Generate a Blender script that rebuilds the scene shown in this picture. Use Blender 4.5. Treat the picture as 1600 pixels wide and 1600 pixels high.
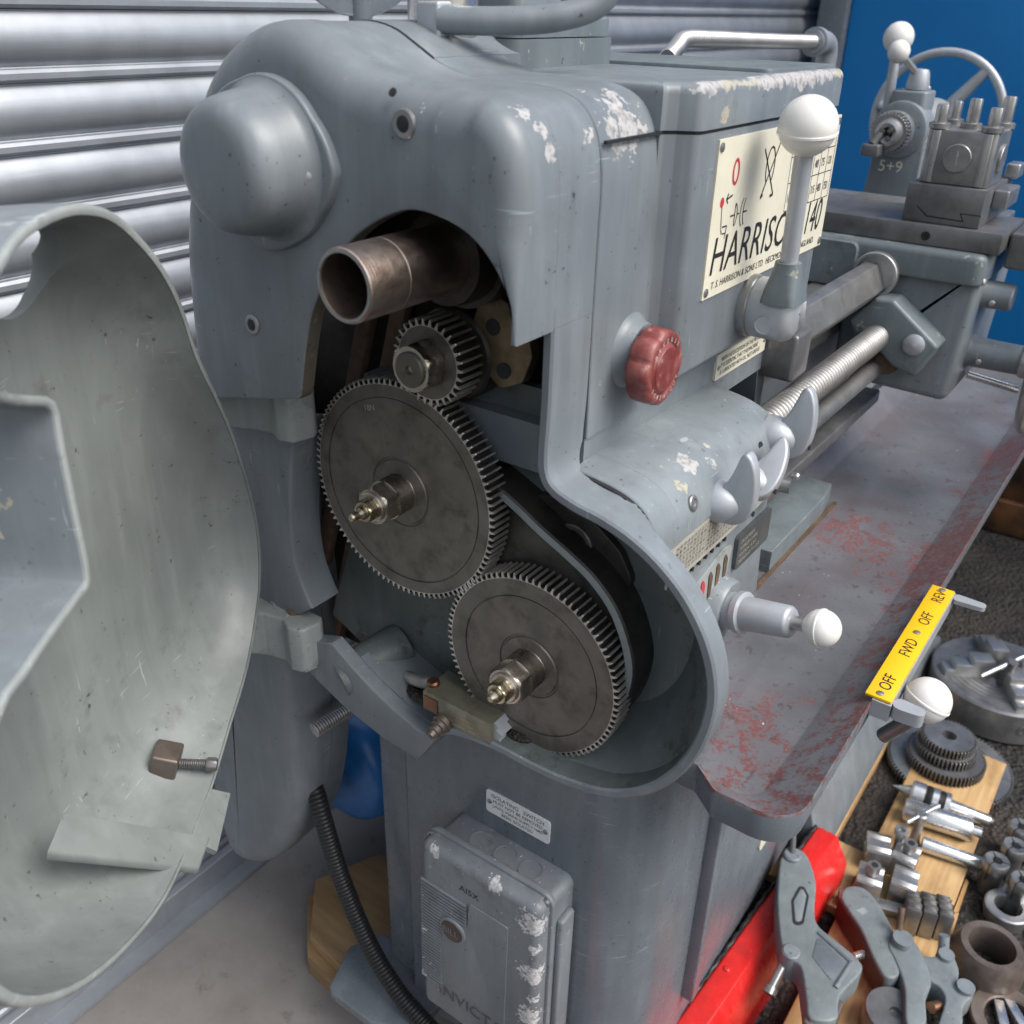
import bpy, bmesh, math, random
from mathutils import Vector, Matrix
random.seed(7)
S = bpy.context.scene
for o in list(bpy.data.objects): bpy.data.objects.remove(o, do_unlink=True)
COL = S.collection
# ------------------------------------------------------------------ camera
cam = bpy.data.cameras.new('camera'); camo = bpy.data.objects.new('camera', cam); COL.objects.link(camo)
cam.sensor_width = 36; cam.sensor_height = 36; cam.sensor_fit = 'HORIZONTAL'; cam.lens = 36*1484.64/1600
cam.clip_start = 0.02; cam.clip_end = 400
yaw, pitch, roll = 0.614255, 0.49177, -0.023885
fw = Vector((math.cos(pitch)*math.cos(yaw), math.cos(pitch)*math.sin(yaw), -math.sin(pitch)))
rt = fw.cross(Vector((0,0,1))).normalized(); dn = fw.cross(rt)
r2 = rt*math.cos(roll) + dn*math.sin(roll); d2 = -rt*math.sin(roll) + dn*math.cos(roll)
mw = Matrix((r2, -d2, -fw)).transposed().to_4x4(); mw.translation = Vector((-.495, -.400, 1.150))
camo.matrix_world = mw
cam.dof.use_dof = True; cam.dof.focus_distance = 0.80; cam.dof.aperture_fstop = 9.0
S.camera = camo
S.render.resolution_x = S.render.resolution_y = 1024
# ------------------------------------------------------------------ light
SUN_EL, SUN_AZ = 52.0, 278.0     # azimuth measured from +X towards +Y
w = bpy.data.worlds.new('World'); S.world = w; w.use_nodes = True
nt = w.node_tree; nt.nodes.clear()
sky = nt.nodes.new('ShaderNodeTexSky'); sky.sky_type = 'NISHITA'; sky.sun_disc = False
sky.sun_elevation = math.radians(SUN_EL); sky.sun_rotation = math.radians(90 - SUN_AZ)
sky.air_density = 1.5; sky.dust_density = 4.5; sky.ozone_density = 1.5
bgn = nt.nodes.new('ShaderNodeBackground'); bgn.inputs['Strength'].default_value = 0.12
hs = nt.nodes.new('ShaderNodeHueSaturation'); hs.inputs["Saturation"].default_value = 0.6
out = nt.nodes.new('ShaderNodeOutputWorld')
nt.links.new(sky.outputs[0], hs.inputs['Color']); nt.links.new(hs.outputs[0], bgn.inputs[0]); nt.links.new(bgn.outputs[0], out.inputs[0])
sl = bpy.data.lights.new('sun', 'SUN'); sl.energy = 1.35; sl.angle = math.radians(40); sl.color = (1.0, 0.975, 0.94)
so = bpy.data.objects.new('sun', sl); COL.objects.link(so)
sd = Vector((math.cos(math.radians(SUN_EL))*math.cos(math.radians(SUN_AZ)), math.cos(math.radians(SUN_EL))*math.sin(math.radians(SUN_AZ)), math.sin(math.radians(SUN_EL))))
so.rotation_euler = sd.to_track_quat('Z', 'Y').to_euler(); so.location = (0, -2, 4)
S.view_settings.view_transform = 'Standard'; S.view_settings.look = 'None'
S.view_settings.exposure = 0.74; S.view_settings.gamma = 1.0; S.view_settings.use_curve_mapping = False
S.render.engine = 'CYCLES'
S.cycles.max_bounces = 6; S.cycles.diffuse_bounces = 3; S.cycles.glossy_bounces = 3; S.cycles.transmission_bounces = 2; S.cycles.caustics_reflective = False; S.cycles.caustics_refractive = False
# ------------------------------------------------------------------ materials
MM = 0.001
class N:
    def __init__(s, name):
        s.m = bpy.data.materials.new(name); s.m.use_nodes = True; s.t = s.m.node_tree
        s.b = s.t.nodes['Principled BSDF']; s._pos = None
    def n(s, t, **k):
        x = s.t.nodes.new(t)
        for a, v in k.items(): setattr(x, a, v)
        return x
    def l(s, a, b): s.t.links.new(a, b)
    def pos(s, stretch=None, obj=False):
        if obj: p = s.n('ShaderNodeTexCoord').outputs['Object']
        else:
            if s._pos is None: s._pos = s.n('ShaderNodeNewGeometry').outputs['Position']
            p = s._pos
        if stretch:
            m = s.n('ShaderNodeMapping'); m.inputs['Scale'].default_value = stretch; s.l(p, m.inputs[0]); p = m.outputs[0]
        return p
    def noise(s, scale, detail=3, rough=.55, stretch=None, obj=False, dist=0):
        x = s.n('ShaderNodeTexNoise'); x.inputs['Scale'].default_value = scale; x.inputs['Detail'].default_value = detail
        x.inputs['Roughness'].default_value = rough; x.inputs['Distortion'].default_value = dist
        s.l(s.pos(stretch, obj), x.inputs['Vector']); return x.outputs['Fac']
    def ramp(s, v, a, b, lo=0., hi=1.):
        x = s.n('ShaderNodeMapRange'); x.clamp = True
        for i, q in enumerate((a, b, lo, hi)): x.inputs[i+1].default_value = q
        s.l(v, x.inputs[0]); return x.outputs[0]
    def math(s, op, a, b=None, c=None):
        x = s.n('ShaderNodeMath', operation=op)
        for i, q in enumerate((a, b, c)):
            if q is None: continue
            if isinstance(q, (int, float)): x.inputs[i].default_value = q
            else: s.l(q, x.inputs[i])
        return x.outputs[0]
    def mix(s, f, a, b, mode='MIX'):
        x = s.n('ShaderNodeMix', data_type='RGBA', blend_type=mode)
        for i, q in ((0, f), (6, a), (7, b)):
            if isinstance(q, (int, float)): x.inputs[i].default_value = q
            elif isinstance(q, tuple): x.inputs[i].default_value = (*q[:3], 1)
            else: s.l(q, x.inputs[i])
        return x.outputs[2]
    def bump(s, h, strength=.2, dist=.001):
        x = s.n('ShaderNodeBump'); x.inputs['Strength'].default_value = strength; x.inputs['Distance'].default_value = dist
        s.l(h, x.inputs['Height']); s.l(x.outputs[0], s.b.inputs['Normal']); return x
    def set(s, col=None, rough=None, metal=None, spec=None):
        for k, v in (('Base Color', col), ('Roughness', rough), ('Metallic', metal), ('Specular IOR Level', spec)):
            if v is None: continue
            if isinstance(v, (int, float)): s.b.inputs[k].default_value = v
            elif isinstance(v, tuple): s.b.inputs[k].default_value = (*v[:3], 1)
            else: s.l(v, s.b.inputs[k])
        return s
def paint(name, col, rough=.36, chip=.72, fine=.76, spots=(), chipcol=(.44,.435,.44), chip2=(.42,.40,.31), grime=.25, grimecol=(.05,.045,.04), bumps=.22, cs=1., bands=(), coat=0):
    m = N(name)
    big = m.noise(9, 3, .6); med = m.noise(42, 4, .65); n2 = m.noise(190*min(cs, 1.6), 3, .6)
    streak = m.noise(1, 3, .6, stretch=(55, 55, 6))
    c = m.mix(m.ramp(big, .3, .7), tuple(x*.84 for x in col), tuple(min(1, x*1.12) for x in col))
    c = m.mix(m.math('MULTIPLY', m.ramp(streak, .52, .78), .38), c, tuple(min(1, x*1.4+.03) for x in col))
    c = m.mix(m.math('MULTIPLY', m.ramp(streak, .46, .28), .30), c, tuple(x*.55 for x in col))
    gm = m.math('MULTIPLY', m.ramp(med, .54, .76), m.ramp(big, .43, .63))
    c = m.mix(m.math('MULTIPLY', gm, grime*1.3), c, grimecol)
    # flakes, fine specks, flakes gathered at given places, strips worn along an edge
    n1 = m.noise(60*cs, 5, .68); a = m.ramp(n1, chip, chip+.012)
    b = m.math('MULTIPLY', m.ramp(n2, fine, fine+.02), m.ramp(big, .44, .54))
    k = m.math('MAXIMUM', a, b)
    fl = m.math('ADD', m.math('MULTIPLY', m.math('SUBTRACT', n1, .5), 4.2), m.math('MULTIPLY', m.math('SUBTRACT', n2, .5), 2.0))
    for (x, y, z, r) in spots:
        vm = m.n('ShaderNodeVectorMath', operation='DISTANCE'); m.l(m.pos(), vm.inputs[0]); vm.inputs[1].default_value = (x*MM, y*MM, z*MM)
        k = m.math('MAXIMUM', k, m.ramp(m.math('ADD', m.math('DIVIDE', vm.outputs['Value'], r*MM), fl), 1.0, .96))
    for (by, bz, r, x0, x1) in bands:
        sp = m.n('ShaderNodeSeparateXYZ'); m.l(m.pos(), sp.inputs[0])
        dy = m.math('SUBTRACT', sp.outputs[1], by*MM); dz = m.math('SUBTRACT', sp.outputs[2], bz*MM)
        d = m.math('DIVIDE', m.math('SQRT', m.math('ADD', m.math('MULTIPLY', dy, dy), m.math('MULTIPLY', dz, dz))), r*MM)
        e = m.math('ADD', m.math('ADD', d, fl), m.math('MULTIPLY', m.math('SUBTRACT', big, .5), 3.0))
        q = m.math('MULTIPLY', m.ramp(e, 1.0, .95), m.math('MULTIPLY', m.ramp(sp.outputs[0], x0*MM, (x0+12)*MM), m.ramp(sp.outputs[0], x1*MM, (x1-12)*MM)))
        k = m.math('MAXIMUM', k, q)
    sc1 = m.ramp(m.noise(1, 2, .5, stretch=(30, 30, 420)), .70, .72); sc2 = m.ramp(m.noise(1, 2, .5, stretch=(420, 200, 25)), .71, .73)
    sc = m.math('MULTIPLY', m.math('MAXIMUM', sc1, sc2), m.ramp(big, .50, .56))
    c = m.mix(m.math('MULTIPLY', sc, .6), c, tuple(min(1, x*1.9+.05) for x in col))
    dk = m.math('MULTIPLY', m.ramp(n2, .35, .30), m.ramp(med, .50, .56)); c = m.mix(m.math('MULTIPLY', dk, .75), c, (.035,.03,.028))
    cc = m.mix(m.ramp(big, .56, .60), chipcol, chip2); cc = m.mix(m.ramp(n2, .45, .62), cc, tuple(x*.62 for x in chipcol))
    c = m.mix(k, c, cc)
    rg = m.math('ADD', m.math('MULTIPLY', med, .26), rough-.11); rg = m.math('ADD', rg, m.math('MULTIPLY', k, .25))
    m.set(c, rg, 0.0)
    h = m.math('ADD', m.math('ADD', m.math('MULTIPLY', med, .40), m.math('MULTIPLY', n2, .12)), m.math('MULTIPLY', big, .9))
    m.bump(m.math('SUBTRACT', h, m.math('MULTIPLY', k, .35)), .6, bumps*.004)
    return m.m
def metal(name, col, rough=.3, metallic=1.0, var=.25, oil=0.0, oilcol=(.02,.015,.01), brush=None, rust=0.0, rustcol=(.12,.05,.02), bump=.1, turn=None):
    m = N(name)
    n1 = m.noise(30, 5, .6); n2 = m.noise(140, 4, .6)
    c = m.mix(m.ramp(n1, .3, .7), tuple(x*(1-var) for x in col), tuple(min(1, x*(1+var)) for x in col))
    if rust: c = m.mix(m.math('MULTIPLY', m.ramp(m.noise(55, 5, .65), .52, .68), rust), c, rustcol)
    if oil: c = m.mix(m.math('MULTIPLY', m.ramp(m.noise(45, 4, .65), .5, .7), oil), c, oilcol)
    rg = m.math('ADD', m.math('MULTIPLY', n2, .25), rough-.12)
    m.set(c, rg, metallic)
    h = m.math('ADD', n2, m.noise(500, 2))
    if brush: h = m.math('ADD', h, m.math('MULTIPLY', m.noise(1, 3, .6, stretch=brush), 2))
    if turn:
        sp = m.n('ShaderNodeSeparateXYZ'); m.l(m.pos(), sp.inputs[0]); dy = m.math('SUBTRACT', sp.outputs[1], turn[0]*MM); dz = m.math('SUBTRACT', sp.outputs[2], turn[1]*MM)
        dd = m.math('SQRT', m.math('ADD', m.math('MULTIPLY', dy, dy), m.math('MULTIPLY', dz, dz)))
        cv = m.n('ShaderNodeCombineXYZ'); m.l(m.math('MULTIPLY', dd, 900.), cv.inputs[0]); tn = m.n('ShaderNodeTexNoise'); tn.inputs['Scale'].default_value = 1.; tn.inputs['Detail'].default_value = 3; m.l(cv.outputs[0], tn.inputs['Vector'])
        h = m.math('ADD', h, m.math('MULTIPLY', tn.outputs['Fac'], 2.5))
    m.bump(h, bump, .0003)
    return m.m
def plain(name, col, rough=.45, metallic=0., var=.08, sc=40, bump=.1, bsc=120, bd=.0005, spec=None):
    m = N(name); n1 = m.noise(sc, 4)
    m.set(m.mix(m.ramp(n1, .3, .7), tuple(x*(1-var) for x in col), tuple(min(1, x*(1+var)) for x in col)), rough, metallic, spec)
    m.bump(m.noise(bsc, 4, .6), bump, bd); return m.m
GREY = (.195, .222, .245)
M = {}
M['paint'] = paint('grey_paint', GREY, .34, .735, .695)
M['paint_chip'] = paint('grey_paint_chipped', GREY, .34, .73, .69, spots=[(-34,-78,1100,7),(-28,-87,1090,6),(-22,-92,1078,6),(-5,150,1128,9),(16,-92,1086,7),(-50,-20,1094,5)])
M['paint_lid'] = paint('grey_paint_lid', GREY, .34, .70, .72, bands=[(-111,1105,6,100,392)], spots=[(62,-88,1092,21),(150,-112,1088,6)])
M['paint_gb'] = paint('grey_paint_gearbox', (.215,.245,.265), .32, .68, .68, spots=[(92,-138,855,9),(118,-146,848,6),(70,-150,848,6)])
M['paint_clean'] = paint('grey_paint_clean', GREY, .34, .74, .695)
M['paint_stand'] = paint('grey_paint_stand', (.155,.178,.205), .27, .775, .745, grime=.15, bumps=.07)
M['paint_doorout'] = paint('door_outer_paint', GREY, .32, .75, .72, spots=[(-294,74,915,9),(-300,80,905,10),(-318,60,880,5)])
M['paint_door'] = paint('door_inner_paint', (.222,.246,.247), .36, .78, .79, chipcol=(.30,.32,.30), grime=.35)
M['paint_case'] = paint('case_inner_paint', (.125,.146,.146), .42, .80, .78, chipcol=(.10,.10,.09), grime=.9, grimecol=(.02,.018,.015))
M['paint_worn'] = paint('worn_edge_paint', (.30,.33,.33), .45, .66, .68, chipcol=(.45,.44,.38), grime=.6)
M['paint_bed'] = paint('bed_paint', (.150,.180,.195), .38, .66, .70, chipcol=(.42,.42,.38), chip2=(.45,.43,.34), grime=.4)
M['paint_box'] = paint('switch_box_paint', (.20,.222,.245), .35, .66, .68, chipcol=(.62,.63,.64), chip2=(.55,.56,.57), grime=.5, cs=2.4, spots=[(-8,-90,420,13),(-8,-94,388,7),(-8,-91,352,12),(-8,-95,318,6),(-8,-90,290,12),(-8,-95,250,9),(-6,24,437,6),(-6,-46,440,7),(-8,42,320,5),(-8,44,250,6)])
M['tray'] = None
M['oily_low'] = metal('oily_gear_steel_lower', (.175,.158,.140), .40, .5, .25, oil=.55, oilcol=(.055,.042,.03), bump=.22, turn=(-70,695))
M['oily'] = metal('oily_gear_steel', (.175,.158,.140), .40, .5, .25, oil=.55, oilcol=(.055,.042,.03), bump=.22, turn=(58,807))
M['oily2'] = metal('dark_oily_iron', (.055,.049,.045), .42, .5, .3, oil=.7, bump=.2)
M['tooth'] = metal('tooth_steel', (.58,.55,.51), .36, .75, .25, oil=.32, oilcol=(.03,.024,.018), bump=.15)
M['nut'] = metal('bright_nut_steel', (.55,.50,.44), .28, 1, .2, oil=.25, oilcol=(.16,.10,.06))
M['brass'] = metal('yellowed_zinc', (.52,.46,.34), .25, 1, .2, oil=.4, oilcol=(.10,.07,.04))
M['tube'] = metal('browned_spindle_steel', (.60,.49,.43), .34, 1, .22, rust=.5, rustcol=(.42,.24,.165), brush=(700,10,10), bump=.25)
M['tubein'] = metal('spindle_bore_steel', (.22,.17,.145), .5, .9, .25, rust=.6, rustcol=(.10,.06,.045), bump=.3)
M['steel'] = metal('ground_steel', (.50,.50,.50), .32, .8, .12, oil=.15, oilcol=(.2,.18,.16))
M['steel_d'] = metal('dull_steel', (.33,.33,.33), .38, .75, .2, oil=.3, oilcol=(.07,.065,.06))
M['iron'] = metal('machined_iron', (.20,.20,.205), .40, .6, .2, oil=.35, oilcol=(.06,.055,.05))
M['chrome'] = metal('bright_steel', (.66,.66,.66), .24, .85, .08, oil=.1, oilcol=(.3,.28,.26))
M['alu'] = metal('cast_aluminium_paint', (.44,.465,.50), .42, .35, .08, oil=.10, oilcol=(.25,.25,.25), bump=.08)
M['galv'] = None
M['olive'] = metal('olive_zinc', (.26,.25,.19), .38, .5, .2, oil=.4, oilcol=(.05,.04,.03))
M['rustlip'] = paint('rusty_lip', (.13,.115,.095), .6, .62, .66, chipcol=(.20,.18,.14), chip2=(.10,.06,.03), grime=.9, grimecol=(.06,.035,.02))
M['copper'] = metal('brown_screw', (.24,.12,.075), .35, .9, .2)
M['white'] = plain('white_plastic', (.80,.79,.76), .28, var=.03, bump=.03)
M['white2'] = plain('white_enamel', (.82,.83,.84), .3, var=.03)
M['cream'] = plain('cream_plate', (.74,.71,.58), .38, var=.06, sc=25)
M['ink'] = plain('black_ink', (.02,.02,.022), .5)
M['redink'] = plain('red_ink', (.50,.04,.05), .5)
M['yellow'] = plain('yellow_label', (.90,.52,.01), .38, var=.03)
M['chartm'] = plain('chart_plate', (.55,.55,.50), .35, .3, var=.1)
M['darkplate'] = plain('dark_plate', (.10,.11,.115), .35, .3, var=.2)
M['rubber'] = plain('black_rubber', (.018,.018,.020), .42, var=.2)
M['belt'] = plain('belt_brown', (.20,.135,.095), .7, var=.25, sc=80)
M['black'] = plain('black_and_cavity_shade', (.018,.019,.022), .6)  # black joints and small parts; also shade painted into holes and hollow insides
M['blue_motor'] = plain('blue_motor_paint', (.02,.15,.44), .32, var=.25, sc=30)
M['knob'] = None
def mk_tray():
    m = N('tray_worn_paint')
    big = m.noise(5, 4, .6); n = m.noise(60, 5, .75); f = m.noise(240, 3, .7); reg = m.noise(6.5, 3, .6)
    sp = m.n('ShaderNodeSeparateXYZ'); m.l(m.pos(), sp.inputs[0])
    c = m.mix(m.ramp(big, .35, .65), (.105,.108,.120), (.205,.215,.238))
    c = m.mix(m.math('MULTIPLY', m.ramp(reg, .42, .62), .45), c, (.130,.098,.105))
    # red undercoat shows where the paint is worn: near end, along the front lip and one patch by the bed foot
    zone = m.math('MAXIMUM', m.ramp(sp.outputs[0], .30, .06), m.ramp(sp.outputs[1], -.215, -.255))
    vm = m.n('ShaderNodeVectorMath', operation='DISTANCE'); m.l(m.pos(), vm.inputs[0]); vm.inputs[1].default_value = (.56, -.17, .607)
    zone = m.math('MAXIMUM', zone, m.ramp(vm.outputs['Value'], .10, .02))
    rr = m.math('ADD', m.math('MULTIPLY', n, .75), m.math('ADD', m.math('MULTIPLY', reg, .55), m.math('MULTIPLY', zone, .16)))
    rr = m.math('MULTIPLY', m.ramp(rr, .785, .85), m.ramp(f, .41, .54))
    c = m.mix(m.math("MULTIPLY", rr, .8), c, (.22,.062,.056))
    edge = m.math('MULTIPLY', m.ramp(sp.outputs[1], -.235, -.262), m.ramp(n, .45, .58)); c = m.mix(m.math('MULTIPLY', edge, .5), c, (.15,.05,.045))
    c = m.mix(m.math('MULTIPLY', m.ramp(m.noise(80, 4, .7), .58, .66), .65), c, (.075,.062,.062))
    c = m.mix(m.ramp(m.math('ADD', n, m.math('MULTIPLY', f, .3)), .86, .90), c, (.46,.48,.51))
    m.set(c, m.math('ADD', m.math('MULTIPLY', f, .4), .22), 0.0); m.bump(m.math('ADD', f, n), .3, .0006); return m.m
M['tray'] = mk_tray()
def mk_galv():
    m = N('galvanised_slat')
    a = m.noise(1, 4, .6, stretch=(4, 80, 80)); b = m.noise(16, 4, .6); c0 = m.noise(1, 3, .6, stretch=(70, 10, 3))
    c = m.mix(m.ramp(b, .3, .7), (.30,.325,.36), (.41,.44,.48)); c = m.mix(m.math('MULTIPLY', m.ramp(c0, .52, .7), .22), c, (.30,.31,.33))
    m.set(c, m.math('ADD', m.math('MULTIPLY', a, .2), .33), .5); m.bump(m.math('ADD', a, m.math('MULTIPLY', b, .5)), .12, .002); return m.m
M['galv'] = mk_galv()
def mk_knob():
    m = N('red_bakelite'); n = m.noise(60, 5, .65)
    c = m.mix(m.ramp(n, .4, .72), (.185,.038,.036), (.36,.13,.115)); c = m.mix(m.math('MULTIPLY', m.ramp(m.noise(120, 4, .7), .62, .7), .6), c, (.45,.30,.26))
    m.set(c, m.math('ADD', m.math('MULTIPLY', n, .2), .28)); m.bump(n, .15, .0008); return m.m
M['knob'] = mk_knob()
def mk_wood(name, a, b, along=(4, 60, 60)):
    m = N(name); n = m.noise(1, 5, .65, stretch=along, obj=True); g = m.noise(9, 4, obj=True); k = m.noise(70, 4, .7, obj=True)
    c = m.mix(m.ramp(n, .35, .65), a, b); c = m.mix(m.math('MULTIPLY', m.ramp(g, .55, .75), .55), c, tuple(x*.45 for x in a))
    c = m.mix(m.math('MULTIPLY', m.ramp(k, .66, .72), .5), c, (.05,.03,.015))
    m.set(c, .65); m.bump(m.math('ADD', n, m.math('MULTIPLY', k, .4)), .35, .0012); return m.m
M['wood'] = mk_wood('plank_wood', (.40,.225,.09), (.64,.43,.21))
M['wood2'] = mk_wood('block_wood', (.29,.175,.085), (.43,.29,.15), (50, 7, 50))
def mk_asphalt():
    m = N('asphalt'); v = m.n('ShaderNodeTexVoronoi'); v.inputs['Scale'].default_value = 130; m.l(m.pos(), v.inputs['Vector'])
    n = m.noise(6, 4); f = m.noise(260, 3, .7)
    c = m.mix(m.ramp(v.outputs['Distance'], .1, .6), (.060,.056,.053), (.022,.021,.021)); c = m.mix(m.ramp(f, .58, .72), c, (.13,.12,.115))
    c = m.mix(m.math('MULTIPLY', m.ramp(n, .45, .7), .5), c, (.10,.085,.065))
    v2 = m.n('ShaderNodeTexVoronoi'); v2.inputs['Scale'].default_value = 60; m.l(m.pos(), v2.inputs['Vector'])
    h = m.math('ADD', m.math('MULTIPLY', v.outputs['Distance'], -1.), m.math('MULTIPLY', v2.outputs['Distance'], -.8))
    m.set(c, .75, spec=.35); m.bump(h, 1.0, .006); return m.m
M['asphalt'] = mk_asphalt()
def mk_conc():
    m = N('concrete'); a = m.noise(7, 5, .65); f = m.noise(120, 4, .7); st = m.noise(26, 5, .7)
    c = m.mix(m.ramp(a, .3, .7), (.225,.208,.198), (.33,.31,.297)); c = m.mix(m.math('MULTIPLY', m.ramp(st, .58, .7), .5), c, (.09,.08,.075))
    c = m.mix(m.math('MULTIPLY', m.ramp(f, .6, .75), .4), c, (.36,.34,.33)); m.set(c, .7); m.bump(m.math('ADD', f, a), .35, .0012); return m.m
M['concrete'] = mk_conc()
def mk_bluewall():
    m = N('blue_wall_paint'); n = m.noise(3, 4); g = m.noise(12, 5, .65)
    sx = m.n('ShaderNodeSeparateXYZ'); m.l(m.pos(), sx.inputs[0])
    edge = m.math('ADD', sx.outputs[2], m.math('MULTIPLY', g, .22))
    c = m.mix(m.ramp(n, .3, .7), (.003,.215,.60), (.012,.27,.70)); c = m.mix(m.math('MULTIPLY', m.ramp(g, .66, .72), .25), c, (.05,.2,.4))
    rust = m.mix(m.ramp(g, .4, .65), (.035,.022,.016), (.17,.075,.030))
    c = m.mix(m.ramp(edge, .46, .42), c, rust)
    m.set(c, .42); m.bump(g, .1, .002); return m.m
M['bluewall'] = mk_bluewall()
M['red'] = paint('red_beam_paint', (.62,.022,.020), .26, .79, .80, chipcol=(.35,.06,.03), grime=.25)
M['dross'] = plain('black_swarf', (.018,.013,.010), .25, var=.5, sc=200, bump=.9, bsc=260, bd=.003)
M['rusty'] = plain('rusty_iron', (.13,.085,.055), .7, .2, var=.45, sc=60, bump=.5, bsc=200, bd=.001)
M['ring_iron'] = metal('brown_turned_iron', (.20,.165,.145), .5, .7, .25, oil=.4, oilcol=(.06,.045,.035))
M['chip'] = plain('bare_primer', (.52,.51,.46), .6, var=.15)
# ------------------------------------------------------------------ geometry
def catmull(P, n=6, closed=False):
    o = []; L = len(P)
    for i in range(L if closed else L-1):
        p = [Vector(P[(i+k) % L] if closed else P[max(0, min(L-1, i+k))]) for k in (-1, 0, 1, 2)]
        for j in range(n):
            t = j/n; o.append(.5*((2*p[1]) + (p[2]-p[0])*t + (2*p[0]-5*p[1]+4*p[2]-p[3])*t*t + (3*p[1]-p[0]-3*p[2]+p[3])*t**3))
    if not closed: o.append(Vector(P[-1]))
    return [tuple(v) for v in o]
def fillet(P, R, seg=6):
    """round the corners of closed polygon P; R is one radius or a list"""
    o = []; L = len(P)
    for i in range(L):
        r = R if isinstance(R, (int, float)) else R[i]
        p, a, b = Vector(P[i]), Vector(P[i-1]), Vector(P[(i+1) % L])
        u, v = (a-p), (b-p); lu, lv = u.length, v.length; u.normalize(); v.normalize()
        ang = math.acos(max(-1, min(1, u.dot(v))))
        if r <= 0 or ang > 3.1: o.append(tuple(p)); continue
        d = min(r/math.tan(ang/2), lu*.48, lv*.48); rr = d*math.tan(ang/2)
        c = p + (u+v).normalized()*(rr/math.sin(ang/2)); s = p+u*d-c; e = p+v*d-c
        a0 = math.atan2(s.y, s.x); a1 = math.atan2(e.y, e.x); da = (a1-a0+math.pi) % (2*math.pi)-math.pi
        for k in range(seg+1): o.append((c.x+rr*math.cos(a0+da*k/seg), c.y+rr*math.sin(a0+da*k/seg)))
    return o
def circle(c, r, n=32, a0=0.): return [(c[0]+r*math.cos(a0+2*math.pi*i/n), c[1]+r*math.sin(a0+2*math.pi*i/n)) for i in range(n)]
def area(P): return .5*sum(P[i-1][0]*P[i][1]-P[i][0]*P[i-1][1] for i in range(len(P)))
def inset(P, d):
    """move each point of closed polygon inward by d (number or list)"""
    s = 1 if area(P) > 0 else -1; o = []; L = len(P)
    for i in range(L):
        q = d if isinstance(d, (int, float)) else d[i]
        p, a, b = Vector(P[i]), Vector(P[i-1]), Vector(P[(i+1) % L])
        e1, e2 = (p-a), (b-p)
        if e1.length < 1e-6: e1 = e2
        if e2.length < 1e-6: e2 = e1
        e1 = e1.normalized(); e2 = e2.normalized(); t = e1+e2
        t = t.normalized() if t.length > 1e-6 else e1
        nrm = Vector((-t.y, t.x))*s; k = max(.5, nrm.dot(Vector((-e1.y, e1.x))*s)); o.append(tuple(p+nrm*(q/k)))
    return o
AX = {'x': (Vector((0,1,0)), Vector((0,0,1)), Vector((1,0,0))), 'y': (Vector((1,0,0)), Vector((0,0,1)), Vector((0,1,0))), 'z': (Vector((1,0,0)), Vector((0,1,0)), Vector((0,0,1)))}
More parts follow.
